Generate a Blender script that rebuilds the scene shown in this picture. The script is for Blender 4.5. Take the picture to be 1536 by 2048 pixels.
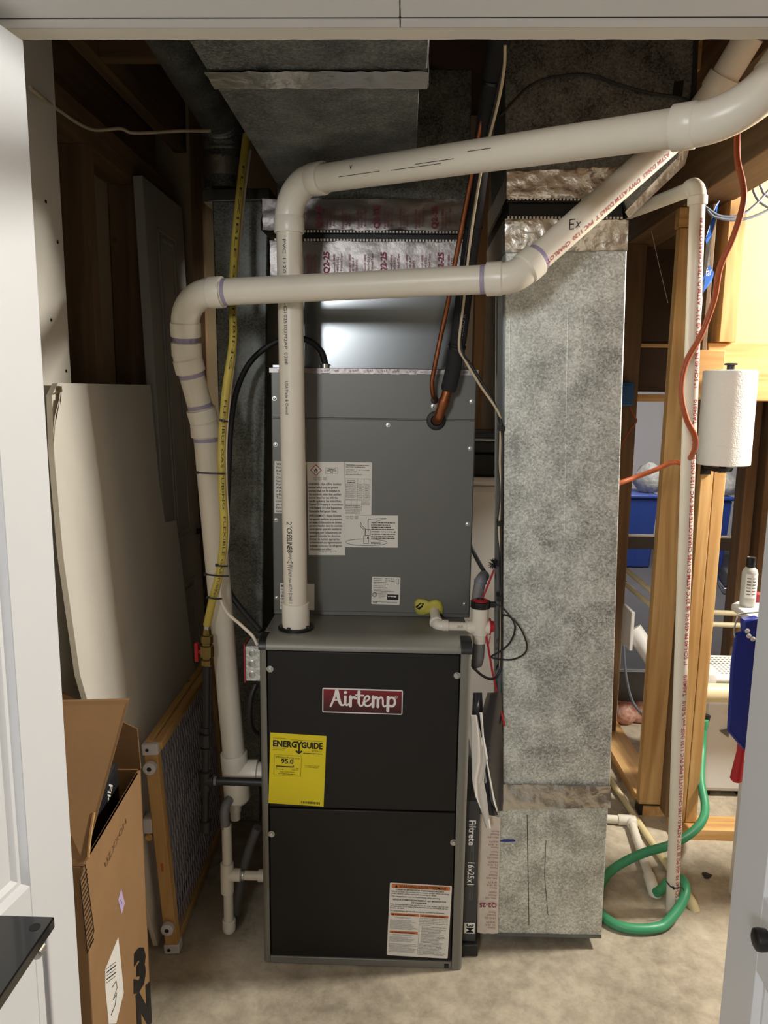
import bpy, bmesh, math, random
from mathutils import Vector as V, Matrix
random.seed(7)
for o in list(bpy.data.objects): bpy.data.objects.remove(o)
S = bpy.context.scene
COL = S.collection

# ------------------------------------------------------------------ camera
F0, YAW, PIT, ROL, CH = 1480.0, math.radians(-1.6), math.radians(9.1), math.radians(.7), 1.5
FW = V((math.sin(YAW)*math.cos(PIT), math.cos(YAW)*math.cos(PIT), -math.sin(PIT)))
RT = V((math.cos(YAW), -math.sin(YAW), 0)); UP = RT.cross(FW)
RT, UP = RT*math.cos(ROL)+UP*math.sin(ROL), UP*math.cos(ROL)-RT*math.sin(ROL)
CP = V((0, 0, CH))
cd = bpy.data.cameras.new('camera'); cam = bpy.data.objects.new('camera', cd); COL.objects.link(cam)
cd.sensor_fit = 'VERTICAL'; cd.sensor_height = 36.0; cd.lens = 36.0*F0/2048
cd.clip_start = .02
cam.matrix_world = Matrix(((RT.x, UP.x, -FW.x, CP.x), (RT.y, UP.y, -FW.y, CP.y), (RT.z, UP.z, -FW.z, CP.z), (0, 0, 0, 1)))
S.camera = cam

# ------------------------------------------------------------------ light
S.view_settings.view_transform = 'Standard'; S.view_settings.look = 'None'
S.view_settings.exposure = 0.0; S.view_settings.gamma = 1.0; S.view_settings.use_curve_mapping = False
W = bpy.data.worlds.new('world'); S.world = W; W.use_nodes = True
W.node_tree.nodes['Background'].inputs[0].default_value = (1, .95, .88, 1)
W.node_tree.nodes['Background'].inputs[1].default_value = .02
def lamp(name, kind, loc, energy, col, size, rot=(0, 0, 0), sy=None):
    l = bpy.data.lights.new(name, kind); l.energy = energy; l.color = col
    if kind == 'AREA':
        l.size = size
        if sy: l.shape = 'RECTANGLE'; l.size_y = sy
    else: l.shadow_soft_size = size
    o = bpy.data.objects.new(name, l); COL.objects.link(o); o.location = loc; o.rotation_euler = rot
    return o
lamp('utility_bulb', 'POINT', (2.0, 2.03, 2.2), 285, (1, .96, .87), .13)            # bare bulb of the utility room
lamp('room_lamp', 'AREA', (-.85, -1.95, 2.15), 40, (.98, .99, 1), .45, (math.radians(72), 0, math.radians(-14)))   # lamp of the room in front, far behind the camera
lamp('far_room_light', 'AREA', (2.2, 5.6, 2.4), 60, (1, .95, .88), 1.0)               # ceiling light of the room behind

# ------------------------------------------------------------------ pixel to place
def ray(x, y): return FW + RT*((x-768)/F0) + UP*((1024-y)/F0)
def P(x, y, Y=None, Z=None, X=None):
    d = ray(x, y)
    t = Y/d.y if Y is not None else (Z-CH)/d.z if Z is not None else X/d.x
    return CP + d*t
def PN(x, y, p0, n):
    d = ray(x, y); return CP + d*((p0-CP).dot(n)/d.dot(n))

# ------------------------------------------------------------------ materials
def lin(h):
    h = h.lstrip('#'); r = []
    for i in (0, 2, 4):
        c = int(h[i:i+2], 16)/255; r.append(c/12.92 if c <= .04045 else ((c+.055)/1.055)**2.4)
    return tuple(r)+(1,)
MC = {}
def mat(name, hexcol, rough=.5, metal=0., var=0., vscale=8., stretch=None, bump=0., bscale=60., spec=.5, trans=0., kind=None, hex2=None, coat=0., emit=0.):
    if name in MC: return MC[name]
    m = bpy.data.materials.new(name); m.use_nodes = True; nt = m.node_tree; b = nt.nodes['Principled BSDF']
    b.inputs['Roughness'].default_value = rough; b.inputs['Metallic'].default_value = metal
    b.inputs['Specular IOR Level'].default_value = spec
    c = lin(hexcol); b.inputs['Base Color'].default_value = c
    if trans: b.inputs['Transmission Weight'].default_value = trans; b.inputs['IOR'].default_value = 1.2
    if coat: b.inputs['Coat Weight'].default_value = coat
    if emit: b.inputs['Emission Color'].default_value = c; b.inputs['Emission Strength'].default_value = emit
    N = nt.nodes.new; L = nt.links.new
    if var or bump or kind:
        tc = N('ShaderNodeTexCoord'); mp = N('ShaderNodeMapping'); L(tc.outputs['Object'], mp.inputs[0])
        if stretch: mp.inputs['Scale'].default_value = stretch
    if var or kind:
        rp = N('ShaderNodeValToRGB')
        c2 = lin(hex2) if hex2 else tuple(min(1, x*(1+var)) for x in c[:3])+(1,)
        c1 = c if hex2 else tuple(x*(1-var) for x in c[:3])+(1,)
        rp.color_ramp.elements[0].color = c1; rp.color_ramp.elements[1].color = c2
        if kind == 'spangle':
            vo = N('ShaderNodeTexVoronoi'); vo.inputs['Scale'].default_value = vscale; L(mp.outputs[0], vo.inputs[0])
            no = N('ShaderNodeTexNoise'); no.inputs['Scale'].default_value = vscale*.06; no.inputs['Detail'].default_value = 5; L(mp.outputs[0], no.inputs[0])
            n2 = N('ShaderNodeTexNoise'); n2.inputs['Scale'].default_value = vscale*1.3; n2.inputs['Detail'].default_value = 3; L(mp.outputs[0], n2.inputs[0])
            sp = N('ShaderNodeSeparateColor'); L(vo.outputs['Color'], sp.inputs[0])
            ma = N('ShaderNodeMath'); ma.operation = 'MULTIPLY_ADD'; L(sp.outputs[0], ma.inputs[0]); ma.inputs[1].default_value = .38; L(no.outputs[0], ma.inputs[2])
            mb = N('ShaderNodeMath'); mb.operation = 'MULTIPLY_ADD'; L(n2.outputs[0], mb.inputs[0]); mb.inputs[1].default_value = .7; L(ma.outputs[0], mb.inputs[2])
            mh = N('ShaderNodeMath'); mh.operation = 'MULTIPLY'; mh.inputs[1].default_value = .5; L(mb.outputs[0], mh.inputs[0])
            L(mh.outputs[0], rp.inputs[0]); rp.color_ramp.elements[0].position = .36; rp.color_ramp.elements[1].position = .68
            fr = N('ShaderNodeMapRange'); L(mb.outputs[0], fr.inputs[0]); fr.inputs[1].default_value = .6; fr.inputs[2].default_value = 1.2; fr.inputs[3].default_value = rough-.1; fr.inputs[4].default_value = rough+.12
            L(fr.outputs[0], b.inputs['Roughness'])
        elif kind == 'stain':
            n1 = N('ShaderNodeTexNoise'); n1.inputs['Scale'].default_value = vscale; n1.inputs['Detail'].default_value = 10; n1.inputs['Roughness'].default_value = .65; L(mp.outputs[0], n1.inputs[0])
            n2 = N('ShaderNodeTexNoise'); n2.inputs['Scale'].default_value = vscale*7; n2.inputs['Detail'].default_value = 8; n2.inputs['Roughness'].default_value = .7; n2.inputs['Distortion'].default_value = .2; L(mp.outputs[0], n2.inputs[0])
            mh = N('ShaderNodeMath'); mh.operation = 'MULTIPLY'; mh.inputs[1].default_value = .4; L(n2.outputs[0], mh.inputs[0])
            mm = N('ShaderNodeMath'); mm.operation = 'MULTIPLY_ADD'; mm.inputs[1].default_value = .6; L(n1.outputs[0], mm.inputs[0]); L(mh.outputs[0], mm.inputs[2])
            L(mm.outputs[0], rp.inputs[0]); rp.color_ramp.elements[0].position = .36; rp.color_ramp.elements[1].position = .62
        elif kind == 'wood':
            no = N('ShaderNodeTexNoise'); no.inputs['Scale'].default_value = vscale; no.inputs['Detail'].default_value = 6; no.inputs['Distortion'].default_value = .6; L(mp.outputs[0], no.inputs[0])
            L(no.outputs[0], rp.inputs[0]); rp.color_ramp.elements[0].position = .3; rp.color_ramp.elements[1].position = .66
            kn = N('ShaderNodeTexVoronoi'); kn.inputs['Scale'].default_value = 5.; L(tc.outputs['Object'], kn.inputs[0])
            kr = N('ShaderNodeValToRGB'); kr.color_ramp.elements[0].position = .03; kr.color_ramp.elements[1].position = .075
            kr.color_ramp.elements[0].color = (.22, .12, .06, 1); kr.color_ramp.elements[1].color = (1, 1, 1, 1); L(kn.outputs['Distance'], kr.inputs[0])
            mx = N('ShaderNodeMix'); mx.data_type = 'RGBA'; mx.blend_type = 'MULTIPLY'; mx.inputs[0].default_value = .8
            L(rp.outputs[0], mx.inputs[6]); L(kr.outputs[0], mx.inputs[7])
        else:
            no = N('ShaderNodeTexNoise'); no.inputs['Scale'].default_value = vscale; no.inputs['Detail'].default_value = 8; no.inputs['Roughness'].default_value = .6; L(mp.outputs[0], no.inputs[0])
            L(no.outputs[0], rp.inputs[0]); rp.color_ramp.elements[0].position = .3; rp.color_ramp.elements[1].position = .7
        L(mx.outputs[2] if kind == 'wood' else rp.outputs[0], b.inputs['Base Color'])
    if bump:
        nb = N('ShaderNodeTexNoise'); nb.inputs['Scale'].default_value = bscale; nb.inputs['Detail'].default_value = 4; L(mp.outputs[0], nb.inputs[0])
        bu = N('ShaderNodeBump'); bu.inputs['Strength'].default_value = bump; bu.inputs['Distance'].default_value = .01; L(nb.outputs[0], bu.inputs['Height']); L(bu.outputs[0], b.inputs['Normal'])
    MC[name] = m; return m
M = dict(
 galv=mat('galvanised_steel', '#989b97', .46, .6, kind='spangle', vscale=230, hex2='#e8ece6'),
 sheet=mat('bright_sheet_steel', '#74787b', .22, .97, var=.05, vscale=3, stretch=(1, 1, .2)),
 foil=mat('foil_tape', '#c9c6c0', .28, .95, bump=.35, bscale=38),
 foilp=mat('printed_foil_tape', '#8d8886', .4, .85, bump=.25, bscale=26),
 foilw=mat('matte_foil_wrap', '#d8cfc2', .5, .25, bump=.35, bscale=40),
 pvc=mat('white_pvc', '#dcd5c6', .38, var=.04, vscale=9),
 fit=mat('pvc_fitting', '#e0dacc', .33),
 pvcg=mat('grey_hose', '#7b7a7b', .45),
 cpvc=mat('cream_cpvc', '#d8c99a', .45),
 purple=mat('purple_primer', '#9c92ac', .5),
 primer=mat('primer_stain', '#a79cb4', .5),
 furn=mat('charcoal_door_paint', '#191715', .5, .15, spec=.35, bump=.02, bscale=300),
 furng=mat('grey_cabinet_paint', '#75736b', .45, .25),
 coil=mat('grey_coil_paint', '#666662', .42, .3),
 blackp=mat('black_plastic', '#121212', .4),
 rubber=mat('black_rubber', '#151517', .55),
 foam=mat('black_foam_insulation', '#1b1b1d', .85, bump=.15, bscale=120),
 copper=mat('copper', '#9a5f3f', .35, .9, var=.25, vscale=30),
 brass=mat('brass', '#7d6a3c', .4, .85, var=.2, vscale=40),
 iron=mat('black_iron', '#2e2d2d', .45, .4),
 steel=mat('zinc_screw', '#b8b8b4', .3, .9),
 red=mat('red_plastic', '#b3202c', .4),
 redw=mat('red_wire', '#9c1f27', .45),
 yellow=mat('yellow_coating', '#b8a548', .5, var=.08, vscale=20),
 ytape=mat('yellow_putty', '#b9b04c', .6, var=.25, vscale=25, bump=.3, bscale=60),
 beigew=mat('beige_wire', '#c4b498', .5),
 whitew=mat('white_cable', '#d9cfbd', .5),
 orange=mat('orange_cord', '#a9532c', .45),
 green=mat('green_hose', '#3f9469', .42),
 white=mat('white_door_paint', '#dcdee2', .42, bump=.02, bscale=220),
 doorshade=mat('shaded_white_paint', '#a39f99', .5),  # white door paint greyed, shade on the leaning door put into its colour
 trim=mat('white_trim', '#e8e9ea', .5),
 drywall=mat('drywall', '#dcd6ca', .85, var=.04, vscale=6, bump=.03, bscale=150),
 drywb=mat('drywall_backing', '#b9a887', .9, var=.06, vscale=4),
 drypaper=mat('drywall_back_paper', '#bba97a', .9, var=.04, vscale=6),
 gyp=mat('gypsum_core', '#cfc3b0', .95, bump=.3, bscale=80),
 concrete=mat('concrete', '#857b6a', .75, kind='stain', vscale=3.2, hex2='#c4b8a2', bump=.15, bscale=40),
 carpet=mat('grey_carpet', '#535258', .95, var=.15, vscale=90),
 lightcarpet=mat('light_carpet', '#d6d4d0', .95, var=.06, vscale=60),
 galvshade=mat('shaded_galvanised_steel', '#464846', .46, .75, kind='spangle', vscale=230, hex2='#8d908c'),  # darker copy of the galvanised steel, shade on these ducts put into its colour
 card=mat('cardboard', '#94714b', .8, var=.06, vscale=10, bump=.03, bscale=90),
 cardi=mat('cardboard_liner', '#7d5d3b', .85, var=.06, vscale=10),
 black=mat('black_print', '#0d0d0d', .6), ink=mat('label_ink', '#2b2a29', .7), grey=mat('grey_print', '#6f6d69', .7),
 redp=mat('red_print', '#a8323c', .6), redt=mat('tape_print', '#8f3550', .6), orangep=mat('orange_print', '#c06a30', .6),
 label=mat('white_label', '#d9d5cc', .45), labelw=mat('bright_label', '#efece6', .5),
 eyellow=mat('yellow_label', '#d8c60e', .5), 
 logor=mat('dark_red_badge', '#5c0d18', .35), logow=mat('badge_white', '#dedad8', .4),
 blackgl=mat('black_gloss', '#0b0b0c', .12, coat=.3),
 towel=mat('paper_towel', '#efece6', .9, bump=.35, bscale=230),
 blue=mat('blue_plastic', '#1d2f8c', .35), bluebin=mat('blue_bin_plastic', '#2c4a9c', .4), bluetape=mat('blue_film', '#2f62b4', .4),
 bluebox=mat('blue_box', '#2a5f93', .45),
 whitepl=mat('white_plastic', '#dedcd8', .4), capw=mat('white_nylon', '#d7d3d6', .4), meshw=mat('mesh_plastic', '#a9a3b0', .5),
 clear=mat('frosted_bottle', '#dcdcd6', .35, trans=.35), glass=mat('pane_glass', '#ffffff', .02, trans=1.),
 dframe=mat('dark_door_frame', '#4a4744', .45), farwall=mat('far_wall_paint', '#d3d2d6', .8),
 bag=mat('clear_bag', '#c2c2c0', .2, var=.3, vscale=22, bump=.8, bscale=30, trans=.3), net=mat('orange_net', '#b4552f', .6, kind='n', hex2='#e0c3b2', vscale=45, bump=.5, bscale=30),
 filt=mat('filter_frame', '#3a3a3c', .45), pouch=mat('dark_pouch', '#2a2b2e', .22), paper=mat('paper', '#d2cdc5', .6),
 lilac=mat('lilac_sticker', '#c4b0d6', .6), wire=mat('grey_wire', '#6e7480', .45), chrome=mat('chrome', '#c6c8ca', .15, 1.),
 tape=mat('clear_tape', '#c39a68', .3), dark=mat('dark_void', '#0e0c0b', .9), subfl=mat('subfloor', '#4a382a', .9, var=.15, vscale=5),
 wcream=mat('cream_tube', '#ddd2ac', .45), spoolb=mat('black_tape', '#17171a', .3),
)
def wood(name, axis, a='#b5854a', b='#dcb275'):
    st = {'z': (9, 9, .6), 'y': (9, .6, 9), 'x': (.6, 9, 9)}[axis]
    return mat(name+axis, a, .7, kind='wood', vscale=3.2, stretch=st, hex2=b, bump=.03, bscale=40)
WZ, WY, WX = wood('pine_', 'z'), wood('pine_', 'y'), wood('pine_', 'x')
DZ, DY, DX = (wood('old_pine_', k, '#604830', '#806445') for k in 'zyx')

# ------------------------------------------------------------------ mesh helpers
ORG = {}
def link(o):
    COL.objects.link(o); return o
class MB:
    def __init__(s): s.v = []; s.f = []
    def add(s, vs, fs):
        n = len(s.v); s.v += [V(p) for p in vs]; s.f += [[i+n for i in f] for f in fs]; return s
    def hexa(s, p):      # p: 4 bottom (ccw) then 4 top
        return s.add(p, [(3, 2, 1, 0), (4, 5, 6, 7), (0, 1, 5, 4), (1, 2, 6, 5), (2, 3, 7, 6), (3, 0, 4, 7)])
    def box(s, a, b):
        x0, y0, z0 = (min(a[i], b[i]) for i in range(3)); x1, y1, z1 = (max(a[i], b[i]) for i in range(3))
        return s.hexa([(x0, y0, z0), (x1, y0, z0), (x1, y1, z0), (x0, y1, z0), (x0, y0, z1), (x1, y0, z1), (x1, y1, z1), (x0, y1, z1)])
    def obox(s, O, a, b, c, r):   # oriented box, r = (a0,a1,b0,b1,c0,c1)
        q = lambda i, j, k: O+a*i+b*j+c*k
        a0, a1, b0, b1, c0, c1 = r
        return s.hexa([q(a0, b0, c0), q(a1, b0, c0), q(a1, b1, c0), q(a0, b1, c0), q(a0, b0, c1), q(a1, b0, c1), q(a1, b1, c1), q(a0, b1, c1)])
    def prism(s, poly, ex):
        n = len(poly); poly = [V(p) for p in poly]; ex = V(ex)
        return s.add(poly+[p+ex for p in poly], [list(range(n))[::-1], list(range(n, 2*n))]+[(i, (i+1) % n, n+(i+1) % n, n+i) for i in range(n)])
    def tube(s, path, R, n=14, cap=True):
        path = [V(p) for p in path]; m = len(path); Rs = R if isinstance(R, (list, tuple)) else [R]*m
        t = [(path[min(i+1, m-1)]-path[max(i-1, 0)]).normalized() for i in range(m)]
        a = t[0].orthogonal().normalized(); vs = []; fs = []
        for i in range(m):
            if i: a = (a-t[i]*a.dot(t[i])).normalized()
            b = t[i].cross(a)
            for k in range(n):
                w = 2*math.pi*k/n; vs.append(path[i]+(a*math.cos(w)+b*math.sin(w))*Rs[i])
        for i in range(m-1):
            for k in range(n): fs.append((i*n+k, i*n+(k+1) % n, (i+1)*n+(k+1) % n, (i+1)*n+k))
        if cap: fs += [list(range(n))[::-1], list(range((m-1)*n, m*n))]
        return s.add(vs, fs)
    def lathe(s, O, ax, prof, n=24):   # prof: list (along axis, radius)
        O = V(O); ax = V(ax).normalized(); a = ax.orthogonal().normalized(); b = ax.cross(a); vs = []; fs = []
        for h, r in prof:
            for k in range(n):
                w = 2*math.pi*k/n; vs.append(O+ax*h+(a*math.cos(w)+b*math.sin(w))*max(r, 1e-5))
        m = len(prof)
        for i in range(m-1):
            for k in range(n): fs.append((i*n+k, i*n+(k+1) % n, (i+1)*n+(k+1) % n, (i+1)*n+k))
        fs += [list(range(n))[::-1], list(range((m-1)*n, m*n))]
        return s.add(vs, fs)
    def sheet(s, rows, th=0.):
        """grid of points -> thin sheet with thickness th along its normal"""
        r, c = len(rows), len(rows[0]); rows = [[V(p) for p in q] for q in rows]
        n = ((rows[-1][0]-rows[0][0]).cross(rows[0][-1]-rows[0][0])).normalized()
        vs = [p for q in rows for p in q]; fs = [(i*c+j, i*c+j+1, (i+1)*c+j+1, (i+1)*c+j) for i in range(r-1) for j in range(c-1)]
        if th:
            k = r*c; vs += [p+n*th for p in vs]; fs += [tuple(x+k for x in f[::-1]) for f in list(fs)]
            ed = [(j, j+1) for j in range(c-1)]+[((r-1)*c+j+1, (r-1)*c+j) for j in range(c-1)]+[((i+1)*c, i*c) for i in range(r-1)]+[(i*c+c-1, (i+1)*c+c-1) for i in range(r-1)]
            fs += [(b, a, a+k, b+k) for a, b in ed]
        return s.add(vs, fs)
    def build(s, name, m, parent=None, smooth=True, bevel=0., ang=38, origin=None):
        me = bpy.data.meshes.new(name); o = bpy.data.objects.new(name, me)
        if parent is not None: org = ORG[parent]
        elif origin is not None: org = V(origin)
        else:
            xs = [p.x for p in s.v]; ys = [p.y for p in s.v]; zs = [p.z for p in s.v]
            org = V(((min(xs)+max(xs))/2, (min(ys)+max(ys))/2, min(zs)))
        me.from_pydata([p-org for p in s.v], [], s.f); me.update()
        bm = bmesh.new(); bm.from_mesh(me); bmesh.ops.recalc_face_normals(bm, faces=bm.faces); bm.to_mesh(me); bm.free()
        if smooth:
            me.polygons.foreach_set('use_smooth', [True]*len(me.polygons)); me.set_sharp_from_angle(angle=math.radians(ang))
        if m: me.materials.append(m)
        link(o); ORG[o] = org
        if name in ('lettering', 'print_lines', 'sealing_putty_x'): o['kind'] = 'stuff'
        if parent is not None: o.parent = parent
        else: o.location = org
        if bevel:
            b = o.modifiers.new('bevel', 'BEVEL'); b.width = bevel; b.segments = 2; b.limit_method = 'ANGLE'; b.angle_limit = math.radians(40)
        return o
def tag(o, label, cat, group=None, kind=None):
    o['label'] = label; o['category'] = cat
    if group: o['group'] = group
    if kind: o['kind'] = kind
    return o
def struct(o): o['kind'] = 'structure'; return o
def thing(name, loc, label, cat, group=None):
    o = bpy.data.objects.new(name, None); link(o); o.empty_display_size = .05; o.location = loc; ORG[o] = V(loc)
    return tag(o, label, cat, group)
def sbase(name, loc):
    o = bpy.data.objects.new(name, None); link(o); o.location = loc; ORG[o] = V(loc); return struct(o)
def share(src, name, parent, off):
    """another copy of an alike piece: shares mesh data, moved by off"""
    c = src.copy(); link(c); c.name = name; c.parent = parent; c.location = src.location+V(off); ORG[c] = ORG[src]; return c
def slab(px, Y, depth):
    p = [P(x, y, Y=Y) for x, y in px]; return MB().prism(p, (0, depth, 0))
def fillet(pts, fr, seg=8):
    pts = [V(p) for p in pts]; out = [pts[0]]
    for i in range(1, len(pts)-1):
        a, b, c = pts[i-1], pts[i], pts[i+1]; d0 = (a-b).normalized(); d1 = (c-b).normalized()
        th = math.acos(max(-1, min(1, d0.dot(d1)))); r = fr[i-1] if isinstance(fr, (list, tuple)) else fr
        tl = min(r/math.tan(th/2), .49*(a-b).length if i > 1 else .95*(a-b).length, .49*(c-b).length if i < len(pts)-2 else .95*(c-b).length)
        p0, p1 = b+d0*tl, b+d1*tl
        rr = tl*math.tan(th/2); bis = (d0+d1).normalized(); cen = b+bis*(rr/math.sin(th/2)); u = (p0-cen).normalized(); tot = math.pi-th
        w = (p1-cen).normalized(); nn = u.cross(w).normalized(); vv = nn.cross(u)
        for k in range(seg+1):
            q = tot*k/seg; out.append(cen+(u*math.cos(q)+vv*math.sin(q))*rr)
    out.append(pts[-1]); return out
def spline(pts, k=8):
    pts = [V(p) for p in pts]; q = [pts[0]*2-pts[1]]+pts+[pts[-1]*2-pts[-2]]; out = []
    for i in range(1, len(q)-2):
        for j in range(k):
            t = j/k; a, b, c, d = q[i-1], q[i], q[i+1], q[i+2]
            out.append(.5*((2*b)+(c-a)*t+(2*a-5*b+4*c-d)*t*t+(3*b-a-3*c+d)*t**3))
    out.append(pts[-1]); return out
def ring(p, d, r, h, name, m, parent, n=28):
    return MB().lathe(V(p)-V(d).normalized()*h/2, d, [(0, r*.97), (h*.1, r), (h*.9, r), (h, r*.97)], n).build(name, m, parent)
def pvc_run(parent, pts, R, fr, hub=1.2, hl=.034, m=None, mf=None, prim=(), seg=10, n=28):
    """straight pipes with moulded elbows between; returns the straight segments"""
    m = m or M['pvc']; mf = mf or M['fit']; pts = [V(p) for p in pts]; cur = pts[0]; segs = []
    for i in range(1, len(pts)-1):
        r = fr[i-1] if isinstance(fr, (list, tuple)) else fr
        arc = fillet([pts[i-1], pts[i], pts[i+1]], r, seg)[1:-1]
        d0 = (pts[i]-pts[i-1]).normalized(); d1 = (pts[i+1]-pts[i]).normalized()
        mb = MB().tube(arc, R*1.1, n)
        for p, d in ((arc[0], -d0), (arc[-1], d1)):
            mb.lathe(p-d*.004, d, [(0, R*1.1), (.003, R*hub), (hl-.002, R*hub), (hl, R*(hub-.02)), (hl, R)], n)
        mb.build('elbow', mf, parent)
        segs.append((cur, arc[0])); cur = arc[-1]
        if i in prim:
            ring(arc[0]-d0*(hl+.004), d0, R*1.012, .011, 'primer_band', M['purple'], parent)
            ring(arc[-1]+d1*(hl+.004), d1, R*1.012, .011, 'primer_band', M['purple'], parent)
    segs.append((cur, pts[-1]))
    for a, b in segs: MB().tube([a, b], R, n).build('pipe', m, parent)
    return segs

# ------------------------------------------------------------------ print helpers
TC = {}
def text_geo(s, size, bold=0., res=2):
    k = (s, bold, res)
    if k not in TC:
        cu = bpy.data.curves.new('t', 'FONT'); cu.body = s; cu.size = 1; cu.resolution_u = res; cu.offset = bold
        ob = bpy.data.objects.new('t', cu); me = bpy.data.meshes.new_from_object(ob)
        TC[k] = ([(v.co.x, v.co.y) for v in me.vertices], [tuple(p.vertices) for p in me.polygons])
        bpy.data.objects.remove(ob); bpy.data.curves.remove(cu); bpy.data.meshes.remove(me)
    v, f = TC[k]; return [(x*size, y*size) for x, y in v], f
def ribbon2(pts, w, k=6, closed=False):
    q = [V((a, b, 0)) for a, b in pts]
    if k > 1 and len(q) > 2: q = spline(q, k)
    n = len(q); vs = []; ws = w if isinstance(w, (list, tuple)) else [w]*n
    if len(ws) != n: ws = [ws[0]+(ws[-1]-ws[0])*i/(n-1) for i in range(n)]
    for i in range(n):
        t = (q[min(i+1, n-1)]-q[max(i-1, 0)]).normalized(); nn = V((-t.y, t.x, 0)); vs += [q[i]+nn*ws[i]/2, q[i]-nn*ws[i]/2]
    fs = [(2*i, 2*i+1, 2*i+3, 2*i+2) for i in range(n-1)]
    for e, sg in ((0, 1), (n-1, -1)):
        t = (q[1]-q[0] if e == 0 else q[-1]-q[-2]).normalized()*-sg if e == 0 else (q[-1]-q[-2]).normalized()
        nn = V((-t.y, t.x, 0)); b = len(vs); r = ws[e]/2
        vs.append(q[e]); m = 6
        for j in range(m+1):
            a = -math.pi/2+math.pi*j/m; vs.append(q[e]+t*math.cos(a)*r+nn*math.sin(a)*r)
        fs += [(b, b+1+j, b+2+j) for j in range(m)]
    return [(p.x, p.y) for p in vs], fs
class Print:
    """flat printed label: O top left corner, U right, D down (unit vectors), n towards the viewer"""
    def __init__(s, O, U, D, w, h):
        s.O, s.U, s.D, s.w, s.h = V(O), V(U).normalized(), V(D).normalized(), w, h
        s.n = s.D.cross(s.U).normalized(); s.L = {}
    @classmethod
    def px(c, tl, tr, bl, f):
        a, b, d = f(*tl), f(*tr), f(*bl); U = (b-a).normalized(); D = (d-a); D = (D-U*D.dot(U)).normalized()
        return c(a, U, D, (b-a).length, (d-a).length)
    def at(s, x, y, k): return s.O+s.U*x+s.D*y+s.n*(.0006+.0004*k)
    def geo(s, m, v2, f, k=1):
        vs, fs = s.L.setdefault((m, k), ([], [])); n = len(vs); s.e = getattr(s, 'e', 0)+1
        lift = s.n*(2e-5*(s.e % 16) if k > 1 or len(v2) > 8 else 0)      # overlapping strokes of ink never share a plane
        vs += [s.at(x, y, k)+lift for x, y in v2]; fs += [tuple(i+n for i in q) for q in f]
    def rect(s, m, x, y, w, h, k=1): s.geo(m, [(x, y), (x+w, y), (x+w, y+h), (x, y+h)], [(0, 1, 2, 3)], k)
    def frame(s, m, x, y, w, h, t, k=1):
        s.rect(m, x, y, w, t, k); s.rect(m, x, y+h-t, w, t, k); s.rect(m, x, y, t, h, k); s.rect(m, x+w-t, y, t, h, k)
    def text(s, m, t, x, y, size, width=None, bold=0., k=1, center=False):
        v, f = text_geo(t, size, bold)
        if not v: return
        x0 = min(a for a, b in v); x1 = max(a for a, b in v); sx = width/(x1-x0) if width else 1
        off = x-(x1-x0)*sx/2 if center else x
        s.geo(m, [(off+(a-x0)*sx, y-b) for a, b in v], f, k)
    def lines(s, m, x, y, w, n, pitch, th, rnd=.0, k=1):     # print far too small to read: fine rules of ink
        for i in range(n):
            ww = w*(1-rnd*random.random()); xx = x
            while xx < x+ww-pitch*.3:
                l = min(pitch*random.uniform(.4, 1.7), x+ww-xx); s.rect(m, xx, y+i*pitch, l, th*random.uniform(.6, 1.), k); xx += l+pitch*.2
    def poly(s, m, pts, k=1): s.geo(m, pts, [tuple(range(len(pts)))], k)
    def stroke(s, m, pts, w, k=1, sm=6): v, f = ribbon2(pts, w, sm); s.geo(m, v, f, k)
    def disc(s, m, x, y, r, k=1, n=20): s.poly(m, [(x+r*math.cos(6.2832*i/n), y+r*math.sin(6.2832*i/n)) for i in range(n)], k)
    def build(s, parent, base, name='label', th=.0006, rad=0., lname='lettering'):
        w, h = s.w, s.h
        if rad:
            c = []
            for cx, cy, a0 in ((w-rad, rad, -90), (w-rad, h-rad, 0), (rad, h-rad, 90), (rad, rad, 180)):
                for i in range(5):
                    a = math.radians(a0+i*22.5); c.append((cx+rad*math.cos(a), cy+rad*math.sin(a)))
        else: c = [(0, 0), (w, 0), (w, h), (0, h)]
        o = MB().prism([s.O+s.U*x+s.D*y-s.n*.0002 for x, y in c], s.n*(th+.0002)).build(name, base, parent, smooth=False)
        for (m, k), (vs, fs) in s.L.items(): MB().add(vs, fs).build(lname, m, o, smooth=False)
        return o
def pipe_text(parent, a, b, R, t, t0, size, n, m, width=None, bold=0., name='lettering'):
    """lettering wrapped on a pipe; reads from a to b, facing n"""
    a, b = V(a), V(b); w = (b-a).normalized(); n = V(n); n = (n-w*n.dot(w)).normalized(); u = n.cross(w)
    v, f = text_geo(t, size, bold)
    if not v: return
    bm = bmesh.new(); bv = [bm.verts.new((x, y, 0)) for x, y in v]
    for q in f:
        try: bm.faces.new([bv[i] for i in q])
        except ValueError: pass
    for i in range(7):
        bmesh.ops.bisect_plane(bm, geom=bm.verts[:]+bm.edges[:]+bm.faces[:], plane_co=(0, size*(-.15+.15*i), 0), plane_no=(0, 1, 0))
    bm.verts.index_update(); v = [(p.co.x, p.co.y) for p in bm.verts]; f = [tuple(p.index for p in q.verts) for q in bm.faces]; bm.free()
    x0 = min(p for p, q in v); x1 = max(p for p, q in v); sx = width/(x1-x0) if width else 1; h = size*.35
    vs = [a+w*(t0+(x-x0)*sx)+(n*math.cos((y-h)/R)+u*math.sin((y-h)/R))*(R+.0005) for x, y in v]
    return MB().add(vs, f).build(name, m, parent, smooth=False)
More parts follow.
